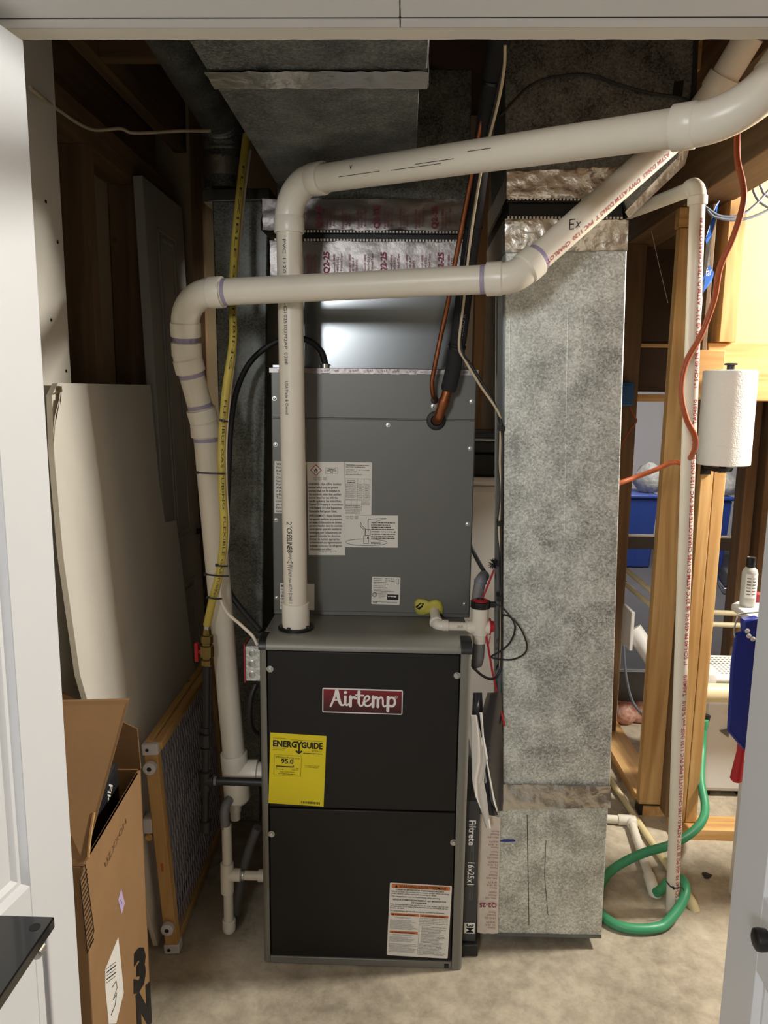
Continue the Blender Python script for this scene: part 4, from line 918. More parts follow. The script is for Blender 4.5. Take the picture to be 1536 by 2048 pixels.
# ================================================================== REFRIGERANT LINES AND CONTROL WIRES
sl = thing('suction_line', P(872, 842, Y=CY), 'thick black foam insulated refrigerant line with bare copper end entering the coil cabinet', 'refrigerant line')
sp_ = [P(872, 842, Y=1.955), P(876, 836, Y=1.915), P(886, 808, Y=1.90), P(897, 775, Y=1.895)]
MB().tube(spline(sp_, 8), .0125, 18).build('copper_stub', M['copper'], sl)
ring(P(887, 806, Y=1.90), sp_[3]-sp_[1], .0142, .02, 'joint', M['copper'], sl)
bp_ = [(896, 782, 1.895), (905, 745, 1.89), (911, 710, 1.89), (915, 690, 1.89)]
MB().tube(spline([P(*q[:2], Y=q[2]) for q in bp_], 6), [.017]+[.020]*14+[.021]*3+[.016], 18).build('insulation', M['foam'], sl)
up_ = [(915, 692, 1.89), (922, 640, 1.885), (932, 560, 1.87), (944, 470, 1.84), (958, 350, 1.78), (974, 230, 1.70), (990, 120, 1.62), (1000, 50, 1.57)]
pth = spline([P(*q[:2], Y=q[2]) for q in up_], 6)
MB().tube(pth, [.0165]+[.0205]*(len(pth)-1), 18).build('insulation', M['foam'], sl)
for q in ((914, 694, 1.868), (946, 455, 1.815), (984, 165, 1.63)): ring(P(q[0], q[1], Y=q[2]+.02), P(q[0]+6, q[1]-40, Y=q[2]-.0)-P(q[0], q[1], Y=q[2]+.02), .0225, .007, 'strap', M['blackp'], sl)
tg = (pth[12]-pth[4]).normalized(); pipe_text(sl, pth[2], pth[12], .0206, 'HALAD R', .0, .014, (.2, -1, 0), M['wire'])
ll_ = thing('liquid_line', P(866, 800, Y=CY), 'thin bare copper refrigerant line bending into the coil cabinet', 'refrigerant line')
lp_ = [(869, 800, 1.95), (866, 790, 1.925), (864, 765, 1.91), (870, 730, 1.90), (882, 670, 1.89), (895, 610, 1.875), (915, 500, 1.84), (938, 380, 1.79), (960, 260, 1.72), (985, 140, 1.65), (1003, 50, 1.59)]
MB().tube(spline([P(*q[:2], Y=q[2]-.012) for q in lp_], 8), .0058, 12).build('tube', M['copper'], ll_)
tag(MB().tube(spline([P(x, y, Y=Y) for x, y, Y in ((1010, 90, 1.56), (1008, 140, 1.59), (994, 215, 1.65), (965, 330, 1.74), (948, 430, 1.79), (936, 520, 1.83), (928, 600, 1.85), (918, 690, 1.86), (930, 720, 1.87), (960, 770, 1.86), (998, 828, 1.85), (1001, 870, 1.85), (1000, 930, 1.85), (1004, 990, 1.85), (998, 1060, 1.85), (1003, 1120, 1.85), (1002, 1250, 1.85), (1000, 1340, 1.85))], 6), .0032, 8).build('thermostat_wire', M['beigew']), 'thin beige wire running along the refrigerant lines and down the return duct edge', 'wire')
tag(MB().tube(spline([P(x, y, Y=Y) for x, y, Y in ((1012, 100, 1.57), (988, 215, 1.66), (958, 350, 1.76), (925, 560, 1.85), (922, 690, 1.865), (945, 735, 1.87), (985, 800, 1.86), (1004, 858, 1.846), (1005, 960, 1.846), (1003, 1100, 1.846), (1004, 1300, 1.846), (998, 1345, 1.84), (985, 1358, 1.83), (966, 1352, 1.82), (946, 1335, 1.81))], 6), .0036, 8).build('black_control_wire', M['rubber']), 'thin black wire clipped to the return duct edge looping below the drain fitting', 'wire')
for x, y, l in ((1004, 857, 'topmost small black clip holding wires on the return duct edge'), (1000, 1047, 'middle small black clip holding wires on the return duct edge'), (1000, 1197, 'small black clip on the return duct edge level with the drain tee cap')):
    p = P(x, y, Y=1.838); tag(MB().box(p-V((.007, .004, .006)), p+V((.007, .006, .006))).lathe(p+V((.002, -.004, 0)), (0, -1, 0), [(0, .003), (.002, .002)], 8).build('cable_clip', M['blackp'], bevel=.002), l, 'clip', 'cable clips on the return duct')

# ================================================================== CONDENSATE FITTINGS, RIGHT SIDE
cd_ = thing('condensate_trap', P(957, 1340, Y=1.84), 'white plastic drain elbow and tee with red float switch cap beside the furnace', 'drain fitting')
s0 = P(868, 1216, Y=CY+.01); s1 = V((s0.x+.004, 1.856, s0.z-.018)); tee = V((P(960, 1242, Y=1.856).x, 1.856, s1.z-.002))
r1_ = .0134
sg = pvc_run(cd_, [s0, s1, tee], r1_, .018, hub=1.32, hl=.016, n=22)
pipe_text(cd_, s1, tee, r1_, '2021', .052, .008, (0, -1, .4), M['ink'])
tz0, tz1 = P(958, 1285, Y=1.856).z, P(962, 1206, Y=1.856).z
MB().lathe((tee.x, 1.856, tz0), (0, 0, 1), [(0, .0172), (.002, .0178), (tee.z-tz0-.02, .0178), (tee.z-tz0-.017, .0215), (tz1-tz0, .0215)], 28).build('tee', M['fit'], cd_)
MB().lathe(tee, (-1, 0, 0), [(0, .0178), (.034, .0178), (.036, .015)], 24).build('tee_inlet', M['fit'], cd_)
MB().lathe(tee+V((0, 0, .002)), (1, 0, 0), [(0, .0178), (.026, .0178), (.027, .015)], 24).build('tee_outlet', M['fit'], cd_)
MB().lathe(tee+V((.0245, 0, .004)), (1, 0, 0), [(0, .022), (.003, .022), (.004, .015), (.012, .014), (.013, .010)], 24).build('plug', M['red'], cd_)
MB().tube(spline([tee+V((.027, -.01, -.018)), tee+V((.024, -.012, -.034)), tee+V((.02, -.012, -.046)), tee+V((.018, -.01, -.03))], 5), .0014, 6).build('plug_tether', M['red'], cd_)
hc = V((tee.x, 1.856, tz1))
MB().lathe(hc+V((0, 0, -.012)), (0, 0, 1), [(0, .0245), (.002, .026), (.017, .026), (.018, .024), (.018, .021), (.012, .020)], 28).build('switch_housing', M['blackp'], cd_)
sw = MB().lathe(hc+V((0, 0, .002)), (0, 0, 1), [(0, .0205), (.006, .0205), (.0075, .017)], 24).build('float_switch_cap', M['red'], cd_)
MB().box(hc+V((-.010, -.003, .0075)), hc+V((-.003, .004, .013))).box(hc+V((.002, -.004, .0075)), hc+V((.008, .003, .012))).build('terminal', M['blackp'], sw)
MB().box(hc+V((.022, -.008, -.010)), hc+V((.040, .004, .004))).build('wire_boot', M['blackp'], cd_, bevel=.002)
g0_ = V((tee.x-.001, 1.856, tz0)); MB().tube([g0_+V((0, 0, .006)), g0_-V((.001, 0, .042)), g0_-V((.003, -.004, .056)), g0_-V((.010, -.012, .064))], [.0158, .0158, .0155, .013], 20).build('hose', M['pvcg'], cd_)
def putty():
    random.seed(12); out = [(829, 1203), (836, 1197), (848, 1198), (858, 1202), (872, 1198), (882, 1203), (887, 1214), (886, 1228), (872, 1229), (858, 1228), (845, 1231), (833, 1228), (829, 1216)]
    rings = []
    for sc_, dy in ((1., 0), (.97, .007), (.8, .012), (.5, .014)):
        rings.append([P(858+(x-858)*sc_, 1214+(y-1214)*sc_, Y=CY-dy-(random.uniform(0, .004) if dy else 0)) for x, y in out])
    n = len(out); vs = sum(rings, []); fs = [(r*n+k, r*n+(k+1) % n, (r+1)*n+(k+1) % n, (r+1)*n+k) for r in range(3) for k in range(n)]+[tuple(range(3*n, 4*n))]
    o = MB().add(vs, fs).build('sealing_putty', M['ytape'], ang=70)
    h = [P(x, y, Y=CY-.0155) for x, y in ((831, 1214), (840, 1206), (849, 1207), (845, 1214), (838, 1220))]
    MB().prism(h, (0, .002, 0)).build('gap', M['dark'], o, smooth=False)
    return o
tag(putty(), 'yellow green sealing putty around the coil drain outlet', 'putty')
bw = [(986, 1206, 1.84), (1005, 1216, 1.83), (1024, 1238, 1.82), (1030, 1258, 1.815), (1020, 1285, 1.815), (1000, 1303, 1.82), (983, 1313, 1.825), (995, 1318, 1.82), (1025, 1319, 1.815), (1048, 1308, 1.81), (1054, 1290, 1.81), (1044, 1262, 1.81), (1028, 1240, 1.81), (1010, 1230, 1.82), (1004, 1240, 1.83), (1003, 1300, 1.838)]
tag(MB().tube(spline([P(x, y, Y=Y) for x, y, Y in bw], 7), .0024, 8).build('float_switch_wire', M['rubber']), 'thin black wire loops hanging from the float switch cap', 'wire')
br = thing('flue_brush', P(1008, 1452, Y=1.815), 'thin red handled brush with black bristles hanging between furnace and return duct', 'brush')
b0, b1 = P(988, 1140, Y=1.84), P(1009, 1452, Y=1.815); 
MB().tube([b0, P(966, 1195, Y=1.85)], .0026, 8).build('handle_tip', M['redw'], br)
MB().tube([P(971, 1262, Y=1.845), P(985, 1345, Y=1.835), b1], .0026, 8).build('handle', M['red'], br)
mb = MB(); random.seed(4)
for i in range(110):
    d = V((random.gauss(0, 1), random.gauss(0, 1), random.gauss(0, 1))).normalized(); p = P(988, 1128, Y=1.845); mb.tube([p, p+d*random.uniform(.011, .017)], .0007, 4)
o = mb.build('bristles', M['rubber'], br); o['kind'] = 'stuff'
wsp = P(957, 1190, Y=1.88); gh = thing('grey_drain_hose', P(955, 1205, Y=1.88), 'short grey hose standing behind the red drain cap', 'hose')
MB().tube(spline([P(952, 1215, Y=1.90), P(957, 1180, Y=1.90), P(962, 1160, Y=1.905), P(968, 1152, Y=1.94)], 6), .015, 16).build('hose', M['pvcg'], gh)
ring(P(961, 1163, Y=1.903), (.1, .2, 1), .0168, .012, 'collar', M['wire'], gh)
tag(MB().tube(spline([P(x, y, Y=Y) for x, y, Y in ((940, 1090, 2.2), (955, 1120, 2.15), (972, 1150, 2.0))], 6), .0065, 10).build('black_cable', M['rubber']), 'short thick black cable behind the coil cabinet corner', 'cable')

# air filter in its slot, manuals in a pouch
fi = thing('air_filter', P(940, 1900, Y=1.80), 'dark edged air filter standing upright in the slot beside the furnace', 'filter')
xa, xb = fx1+.004, P(956, 1750, Y=1.80).x; za, zb_ = .018, P(940, 1602, Y=1.80).z
MB().box((xa, 1.80, za+.02), (xb, 2.2, zb_)).build('frame', M['filt'], fi, bevel=.002)
MB().box((xa-.002, 1.79, .002), (xb+.006, 2.2, za+.018)).build('slot_track', M['iron'], fi, bevel=.002)
pr = Print(V((xb-.002, 1.7995, zb_-.004)), (0, 0, -1), (-1, 0, 0), zb_-za, xb-xa-.004); ww = xb-xa
def fz(y): return pr.O.z-P(940, y, Y=1.80).z
pr.text(M['labelw'], 'Filtrete', fz(1640), ww*.70, .025, width=.072, bold=.02); pr.text(M['labelw'], '16x25x1', fz(1724), ww*.70, .025, width=.066, bold=.015)
pr.lines(M['grey'], fz(1690), ww*.3, .045, 3, .004, .0012); pr.lines(M['grey'], fz(1770), ww*.3, .045, 3, .004, .0012)
pr.rect(M['labelw'], fz(1845), ww*.05, .032, ww*.78); pr.text(M['black'], '3M', fz(1847), ww*.66, .028, width=.026, bold=.018, k=2)
for (m, k), (vs, fs) in pr.L.items(): MB().add(vs, fs).build('lettering', m, fi, smooth=False)
mp = thing('manual_pouch', P(970, 1640, Y=1.80), 'clear dark pouch of folded manuals wedged between furnace and return duct', 'document pouch')
def drape(pts, Yc, dY, m, name, wav=.01, th=.001, nrow=9):
    """sheet seen edge on: left and right pixel edges per row, waving in depth"""
    rows = []
    for k, (xl, xr, y) in enumerate(pts):
        rows.append([P(xl+(xr-xl)*i/6, y, Y=Yc+dY*i/6+wav*math.sin(1.3*k+i*.9)) for i in range(7)])
    return MB().sheet(rows, th).build(name, m, mp, ang=70)
drape([(975, 1002, 1385), (962, 1003, 1430), (962, 1005, 1480), (970, 1006, 1540), (980, 1006, 1600), (992, 1005, 1622)], 1.79, .03, M['pouch'], 'pouch', .004)
drape([(946, 964, 1385), (944, 966, 1430), (944, 975, 1490), (946, 980, 1530), (950, 976, 1560), (956, 984, 1600), (966, 996, 1630)], 1.795, .012, M['pouch'], 'pouch_flap', .006)
drape([(941, 953, 1430), (942, 962, 1480), (943, 970, 1525), (944, 966, 1560), (950, 972, 1592), (962, 976, 1622), (972, 980, 1655)], 1.78, .01, M['paper'], 'manual', .004, .004)
drape([(948, 968, 1475), (955, 980, 1515), (958, 981, 1545), (956, 972, 1566)], 1.786, .012, M['paper'], 'folded_sheet', .006)
drape([(959, 964, 1425), (966, 969, 1490), (976, 979, 1545), (986, 990, 1600), (993, 996, 1622)], 1.783, .004, M['paper'], 'sheet_edge', .002)

# white tank standing behind, seen through the gap
wt = thing('water_softener', (P(975, 1100, Y=2.75).x, 2.75, 0), 'tall white tank with black valve head standing behind the coil cabinet', 'tank')
tz_ = P(970, 955, Y=2.65).z; wx = P(972, 1100, Y=2.75).x
MB().box((wx-.12, 2.62, 0), (wx+.14, 2.95, tz_-.03)).build('tank', M['whitepl'], wt, bevel=.02); MB().box((wx-.11, 2.63, tz_-.03), (wx+.13, 2.94, tz_)).build('lid', M['whitepl'], wt, bevel=.012)
h1, h2 = P(960, 905, Y=2.68), P(960, 862, Y=2.68)
MB().box((wx-.10, 2.66, tz_), (wx+.08, 2.86, h1.z)).build('valve_body', M['blackp'], wt, bevel=.01); MB().box((wx-.09, 2.65, h1.z), (wx+.07, 2.86, h2.z)).build('valve_cover', M['blackp'], wt, bevel=.012)
MB().tube([V((wx-.09, 2.645, h1.z+.05)), V((wx+.07, 2.645, h1.z+.05))], .006, 10).build('trim_bar', M['chrome'], wt)

# ================================================================== DRAIN FITTINGS, LEFT SIDE
dp = thing('drain_trap', P(457, 1876, Y=1.80), 'white plastic drain tee with rounded cap hanging left of the furnace', 'drain fitting')
DYv = 1.83; rr_ = .0134
k0, k1 = P(453, 1650, Y=DYv), P(458, 1850, Y=DYv)
MB().tube([k0, k1], rr_, 22).build('pipe', M['pvc'], dp)
a, b = P(454, 1725, Y=DYv), P(455, 1785, Y=DYv); L_ = (a-b).length
MB().lathe(b, a-b, [(0, rr_*1.2), (.002, rr_*1.34), (L_-.002, rr_*1.34), (L_, rr_*1.2)], 24).build('tee', M['fit'], dp)
c = P(455, 1749, Y=DYv); MB().lathe(c, (1, 0, 0), [(0, rr_*1.3), (.036, rr_*1.3), (.037, rr_)], 22).build('tee_branch', M['fit'], dp)
MB().tube([c, V((fx0+.001, c.y, c.z-.001))], rr_*.92, 20).build('pipe', M['pvc'], dp); MB().lathe(V((fx0-.028, c.y, c.z)), (1, 0, 0), [(0, rr_*1.22), (.028, rr_*1.22)], 22).build('coupling', M['fit'], dp)
ring(c+V((.043, 0, 0)), (1, 0, 0), rr_*1.12, .008, 'hose_clamp', M['steel'], dp)
MB().lathe(P(458, 1838, Y=DYv), (0, 0, -1), [(0, rr_*1.2), (.002, rr_*1.36), (.026, rr_*1.36), (.034, rr_*1.25), (.040, rr_*.9), (.043, rr_*.3)], 24).build('cap', M['fit'], dp)
hp = [P(470, 1590, Y=1.87), P(456, 1603, Y=1.845), P(449, 1622, Y=DYv), P(451, 1655, Y=DYv)]
MB().tube(spline(hp, 8), .0125, 18).build('hose', M['pvcg'], dp)
MB().lathe(P(470, 1588, Y=1.90), (0, 0, -1), [(0, .017), (.05, .017), (.052, .0145), (.075, .014)], 20).build('reducer', M['fit'], dp)
tag(MB().tube(spline([P(x, y, Y=Y) for x, y, Y in ((515, 1655, 1.95), (498, 1700, 1.95), (482, 1760, 1.93), (470, 1830, 1.90), (463, 1848, 1.86))], 8), .0135, 16).build('drain_hose', M['pvcg']), 'dark grey drain hose sloping down behind the drain trap', 'hose')

# ================================================================== LEFT SIDE: LEANING SHEETS, GATE, BOX
def XS(z): return -.755+(1.52-z)*.068          # leaning plane of the drywall sheet
sP = lambda x, y: PN(x, y, V((-.755, 1.8, 1.52)), V((1, 0, .068)).normalized())
sh = [sP(116, 766), sP(301, 770), sP(318, 960), sP(330, 1046), sP(353, 1040), sP(386, 1318)]
e0, e1 = sP(172, 1400), sP(104, 790)
br_ = V((XS(.012)+.002, 2.46, .012)); bl_2 = V((XS(.012)+.002, 1.78, .012))
poly = sh+[br_, bl_2, sP(160, 1350), sP(126, 1110), sP(108, 905), e1]
ds = thing('drywall_sheet', (-.69, 2.0, 0), 'cut drywall sheet leaning on the studs behind the cardboard box', 'drywall sheet')
MB().prism(poly, (-.0125, 0, -.0009)).build('sheet', M['drywall'], ds, smooth=False)
q = [sP(104, 790), sP(122, 772), sP(118, 800), sP(110, 830), sP(104, 880)]
tn = MB(); 
for i in range(len(q)-1): tn.add([q[i]+V((.0015, 0, 0)), q[i+1]+V((.0015, 0, 0)), q[i+1]+V((.012, -.02, -.012)), q[i]+V((.014, -.024, .004))], [(0, 1, 2, 3)])
tn.build('torn_paper', M['drywb'], ds)
# white panel door leaning further back
dP = lambda x, y: PN(x, y, V((-.765, 2.2, 2.1)), V((1, 0, .028)).normalized())
a, b = dP(285, 350), dP(428, 466); Ld = thing('spare_door', (-.72, 2.6, 0), 'spare white panelled door leaning behind the drywall sheet', 'door')
bz = V((0, 0, 1)); upv = (V((-.765, 0, 2.1))-V((-.706, 0, 0))).normalized(); ya = V((0, 1, 0)); cn = upv.cross(ya); cn = cn if cn.x > 0 else -cn
O = V((a.x-upv.x*(a.z-.015)/upv.z, a.y, .015)); Hd = (a.z-.015)/upv.z; Wd = min(b.y, 2.60)-a.y
MB().obox(O, ya, upv, cn, (0, Wd, 0, Hd, -.03, 0)).build('slab', M['doorshade'], Ld, bevel=.003)
for z0, z1 in ((.2, .85), (1.0, Hd-.12)):
    mb = MB()
    for d, k in ((.0, .004), (.022, .005)):
        A0, A1, B0, B1 = .10+d, Wd-.10-d, z0+d, z1-d; t_ = .010
        for r in ((A0, A1, B0, B0+t_), (A0, A1, B1-t_, B1), (A0, A0+t_, B0, B1), (A1-t_, A1, B0, B1)): mb.obox(O, ya, upv, cn, (*r, -.001, k))
    mb.build('moulding', M['doorshade'], Ld, bevel=.002)
p = dP(394, 1062); MB().lathe(p, (1, 0, 0), [(0, .010), (.012, .008), (.018, .010), (.024, .017), (.034, .018), (.038, .013)], 20).build('knob', M['blackp'], Ld)
# safety gate
gt_ = thing('safety_gate', (-.63, 2.05, 0), 'wooden framed safety gate with lilac grey plastic mesh leaning by the branch duct', 'safety gate')
GO = V((P(330, 1912, Z=0).x, P(345, 1908, Z=0).y, 0)); ga = V((-.02, 1, 0)).normalized(); gtop = P(284, 1488, Y=GO.y-.005); gb = (V((gtop.x, GO.y, gtop.z))-GO).normalized(); gc = ga.cross(gb); gc = gc if gc.x > 0 else -gc
GH = (V((gtop.x, GO.y, gtop.z))-GO).length; GL = .64; GT = .034
MB().obox(GO, ga, gb, gc, (0, .03, .022, GH-.022, 0, GT)).build('stile', WZ, gt_, bevel=.003)
MB().obox(GO, ga, gb, gc, (GL-.03, GL, .022, GH-.022, 0, GT)).build('stile', WZ, gt_, bevel=.003)
MB().obox(GO, ga, gb, gc, (.01, GL-.01, GH-.022, GH+.002, .002, GT-.012)).build('rail', WY, gt_, bevel=.003); MB().obox(GO, ga, gb, gc, (.01, GL-.01, GH-.026, GH-.0035, GT-.0115, GT+.012)).build('rail', WY, gt_, bevel=.003)
MB().obox(GO, ga, gb, gc, (.03, GL-.03, .003, .026, .004, GT-.004)).build('rail', WY, gt_, bevel=.003)
for u, v0, v1 in ((-.003, 0, .026), (-.003, GH-.034, GH-.004), (GL-.03, 0, .026), (GL-.03, GH-.034, GH-.004)):
    cpn = MB().obox(GO, ga, gb, gc, (u, u+.034, v0, v1, -.004, GT+.004)).build('corner_cap', M['capw'], gt_, bevel=.003)
    if u < 0: MB().lathe(GO+ga*u+gb*((v0+v1)/2)+gc*.010, -ga, [(-.001, .0045), (.001, .0045), (.0012, .002)], 12).build('screw', M['iron'], cpn)
for v in (.085, GH-.062):
    bpn = MB().lathe(GO+ga*.002+gb*v+gc*.017, -ga, [(0, .010), (.008, .010), (.009, .0165), (.022, .0165), (.024, .013)], 22).build('bumper', M['capw'], gt_)
    MB().lathe(GO+ga*(-.0215)+gb*v+gc*.017, -ga, [(0, .006), (.0006, .006)], 14).build('bolt', M['iron'], bpn)
p = GO+gb*(GH*.60)-gc*.012; MB().obox(p, ga, gb, gc, (0, .04, -.012, .03, -.012, .012)).build('latch', M['capw'], gt_, bevel=.003); MB().lathe(p-gb*.022+ga*.0, -ga, [(-.03, .010), (.0, .010), (.002, .008)], 16).build('peg', WY, gt_)
MB().obox(GO, ga, gb, gc, (-.0008, .0, GH*.40, GH*.44, .012, .018)).build('stamp', M['orangep'], gt_)
ms = MB(); pitch, ph_ = .0225, .046; na, nb_ = int((GL-.06)/pitch), int((GH-.05)/ph_)
def gp3(u, v): return GO+ga*u+gb*v+gc*(GT*.62)
for i in range(na+1):
    for j in range(nb_+1):
        u = .03+pitch*i+(pitch/2 if j % 2 else 0); v = .026+ph_*j
        if u > GL-.03: continue
        v1 = min(v+ph_*.62, GH-.024)
        segs_ = [((u, v), (u, v1))]
        for s in (-1, 1):
            uu = u+s*pitch/2
            if .03 <= uu <= GL-.03 and v+ph_ < GH-.022: segs_.append(((u, v+ph_*.62), (uu, v+ph_)))
        for p, q in segs_:
            A_, B_ = gp3(*p), gp3(*q); d = (B_-A_).normalized(); n = gc; w_ = d.cross(n)*.0021
            ms.hexa([A_-w_, A_+w_, B_+w_, B_-w_, A_-w_-n*.003, A_+w_-n*.003, B_+w_-n*.003, B_-w_-n*.003])
o = ms.build('mesh_screen', M['meshw'], gt_, smooth=False); o['kind'] = 'stuff'
# cardboard box
cb = thing('cardboard_box', (-.66, 1.36, 0), 'tall open brown cardboard box standing behind the folding door', 'box')
FR = V((-.583, 1.535, 0)); NR = V((-.562, 1.185, 0)); BW = V((-.19, -.006, 0)); BH = .66; t_ = .005
def wallq(p, q, name, m=M['card']):
    d = (q-p).normalized(); n = V((d.y, -d.x, 0)); return MB().hexa([p, q, q-n*t_, p-n*t_, p+V((0, 0, BH)), q+V((0, 0, BH)), q-n*t_+V((0, 0, BH)), p-n*t_+V((0, 0, BH))]).build(name, m, cb, smooth=False)
FL_, NL = FR+BW, NR+BW
wallq(NR, FR, 'side_wall') if False else None
fn = (FR-NR).normalized(); rn = V((fn.y, -fn.x, 0))
for p, q, n in ((NR, FR, rn), (FR, FL_, fn), (FL_, NL, -rn), (NL, NR, -fn)):
    MB().hexa([p, q, q-n*t_, p-n*t_]+[x+V((0, 0, BH)) for x in (p, q, q-n*t_, p-n*t_)]).build('wall', M['card'], cb, smooth=False)
MB().prism([NR-rn*t_, FR-rn*t_, FL_+rn*t_, NL+rn*t_], (0, 0, .005)).build('bottom', M['card'], cb, smooth=False)
top = V((0, 0, BH))
f1 = [NR+top+V((0, .002, .001)), P(258, 1400, Y=1.40), P(20, 1406, Y=1.33), NL+top+V((0, .002, .001))]
fl1 = MB().prism(f1, (0, .004, .002)).build('flap', M['card'], cb, smooth=False)
nrm = (f1[1]-f1[0]).cross(f1[3]-f1[0]).normalized(); nrm = nrm if nrm.y < 0 else -nrm
for pts in (((193, 1416), (184, 1440), (188, 1455), (182, 1490)), ((228, 1418), (216, 1445), (218, 1470), (212, 1488)), ((188, 1625), (182, 1660), (176, 1715)), ((153, 1632), (150, 1650))):
    cpts = spline([PN(x, y, f1[0]+nrm*.0012, nrm) for x, y in pts], 4); MB().tube(cpts, .0028, 5).build('tape_residue', M['tape'], fl1)
f2 = [FR+top, FL_+top, FL_+top+V((.0, .03, .17)), FR+top+V((-.012, .02, .085)), ]
MB().prism(f2, (0, .004, 0)).build('flap', M['cardi'], cb, smooth=False)
f3 = [NR+top+fn*.03, FR+top-fn*.02, FR+top-fn*.06+V((-.03, 0, -.12))+BW*.05, NR+top+fn*.10+V((-.03, 0, -.12))+BW*.05]
MB().prism(f3, (-.004, 0, 0)).build('flap', M['cardi'], cb, smooth=False)
bP = lambda x, y, o=.0008: PN(x, y, NR+rn*o, rn)
def bpoly(name, pts, m, parent=cb, o=.0008): return MB().prism([bP(x, y, o-.0006) for x, y in pts], rn*.0006).build(name, m, parent, smooth=False)
def bline(pts, w, m, par): 
    q = [bP(x, y, .001) for x, y in pts]; return MB().tube(q, w, 4).build('print_line', m, par)
lb = bpoly('shipping_label', [(236, 1875), (210, 1940), (210, 1975), (217, 2048), (232, 2047), (247, 1985), (241, 1920)], M['labelw'])
for x, y in ((218, 1938), (226, 1932)):
    for i in range(5): bline([(x-5, y+7*i), (x+5, y+7*i-8)], .0012 if i % 2 else .0006, M['black'], lb)
bline([(224, 1975), (232, 1962), (234, 1975), (226, 2000), (232, 1990)], .0009, M['black'], lb); bline([(222, 2030), (230, 2010), (233, 1985)], .0011, M['black'], lb)
ll2 = bpoly('lilac_sticker', [(242, 1778), (249, 1806), (243, 1828), (236, 1800)], M['lilac']); bline([(241, 1800), (244, 1806)], .001, M['purple'], ll2)
hat = bpoly('printed_panel', [(170, 1729), (188, 1862), (175, 1907), (160, 1760)], M['cardi'])
for i in range(15):
    y = 1748+i*10; x0_ = 162+i*1.0; bline([(x0_, y+14), (x0_+11.5, y-10)], .0011, M['black'], hat)
bline([(170, 1729), (188, 1862), (175, 1907), (160, 1760)], .0009, M['black'], hat)
map_print(cb, 'UZ.XXON', [(210, 1725), (252, 1636), (254, 1646), (212, 1736)], lambda x, y: bP(x, y, .0012), M['cardi'])
map_print(cb, '3', [(268, 1902), (292, 1886), (292, 1972), (268, 1994)], lambda x, y: bP(x, y, .0012), M['black'], bold=.07)
map_print(cb, 'N', [(272, 1990), (300, 1962), (304, 2044), (276, 2078)], lambda x, y: bP(x, y, .0012), M['black'], bold=.07)
bf = thing('boxed_filter', (-.64, 1.36, .01), 'black wrapped air filter standing inside the open cardboard box', 'filter')
q0_, q1_ = NR+fn*.04+V((-.05, 0, .01)), FR-fn*.03+V((-.04, 0, .01))
MB().hexa([q0_, q1_, q1_+V((-.03, 0, 0)), q0_+V((-.03, 0, 0)), q0_+V((.0, 0, .60)), q1_+V((.0, 0, .68)), q1_+V((-.03, 0, .68)), q0_+V((-.03, 0, .60))]).build('frame', M['pouch'], bf, bevel=.004)
pr = Print(q1_+V((.0006, -.045, .655)), (0, -.6, -.8), (0, -.8, .6), .1, .03); pr.n = V((1, 0, 0))
pr.text(M['labelw'], 'Filtrete', .002, .012, .03, bold=.02)
for (m, k), (vs, fs) in pr.L.items(): MB().add(vs, fs).build('lettering', m, bf, smooth=False)

# ================================================================== RIGHT SIDE: WATER PIPE, HOSE, FLOOR PIPES
RW = .0178
wp = thing('water_pipe', P(1344, 1826, Z=0), 'upright white plastic water pipe with red lettering standing in the floor before the studs', 'pipe')
w0, w1, w2 = P(1344, 1826, Z=0), P(1396, 372, Y=1.88), P(1258, 426, Y=2.36)
ws = pvc_run(wp, [w0, w1, w2], RW, .026, hub=1.28, hl=.022, n=26)
a, b = ws[0]; t = '1" SCH-40 PR 450 PSI @ 23\u00b0C ASTM-D-1785 CHARLOTTE PIPE PVC 1120 (NSF-pw) % D10   TA04010   '
Lw = (b-a).length; seg_ = .74; s_ = .05
while s_ < Lw-.1:
    ln = min(seg_, Lw-.02-s_); tt = t if ln > seg_-.01 else t[:int(len(t)*ln/seg_)]
    pipe_text(wp, a, b, RW, tt.rstrip(), s_, .0175, (.42, -1, 0), M['redp'], width=ln-.03, bold=.012); s_ += seg_
gh_ = thing('garden_hose', P(1372, 1790, Z=0), 'green hose looped on the floor around the white water pipe', 'hose')
hz = [(1406, 1452, 2.56), (1404, 1500, 2.52), (1402, 1560, 2.42), (1410, 1610, 2.34), (1405, 1640, 2.28), (1380, 1668, 2.22), (1340, 1690, 2.18), (1290, 1705, 2.16), (1245, 1726, 2.14), (1212, 1752, 2.10), (1196, 1790, 2.04), (1198, 1832, 1.97), (1225, 1866, 1.92), (1268, 1872, 1.90), (1318, 1857, 1.91), (1355, 1820, 1.95), (1371, 1785, 1.99), (1366, 1760, 2.04), (1350, 1757, 2.07), (1335, 1766, 2.08), (1322, 1779, 2.065), (1312, 1786, 2.05)]
hpth = spline([P(x, y, Y=Y) for x, y, Y in hz], 8)
MB().tube([p if p.z > .0142 else V((p.x, p.y, .0142)) for p in hpth], .0138, 16).build('hose', M['green'], gh_)
MB().lathe(P(1406, 1458, Y=2.557), (0, .1, 1), [(0, .016), (.012, .018), (.034, .018), (.036, .014)], 16).build('connector', M['green'], gh_)
MB().lathe(P(1407, 1448, Y=2.57), (.2, .1, 1), [(0, .014), (.02, .017), (.036, .017)], 14).build('nut', M['rubber'], gh_)
tag(MB().tube(spline([P(x, y, Y=Y) for x, y, Y in ((1333, 1763, 1.985), (1340, 1772, 1.965), (1350, 1776, 1.955), (1362, 1775, 1.965), (1368, 1780, 1.985))], 5), .0018, 6).lathe(P(1347, 1776, Y=1.955), (0, -1, 0), [(-.003, .0035), (.004, .0035)], 8).build('hose_tie', M['blackp']), 'black zip tie binding the green hose to the water pipe', 'zip tie')
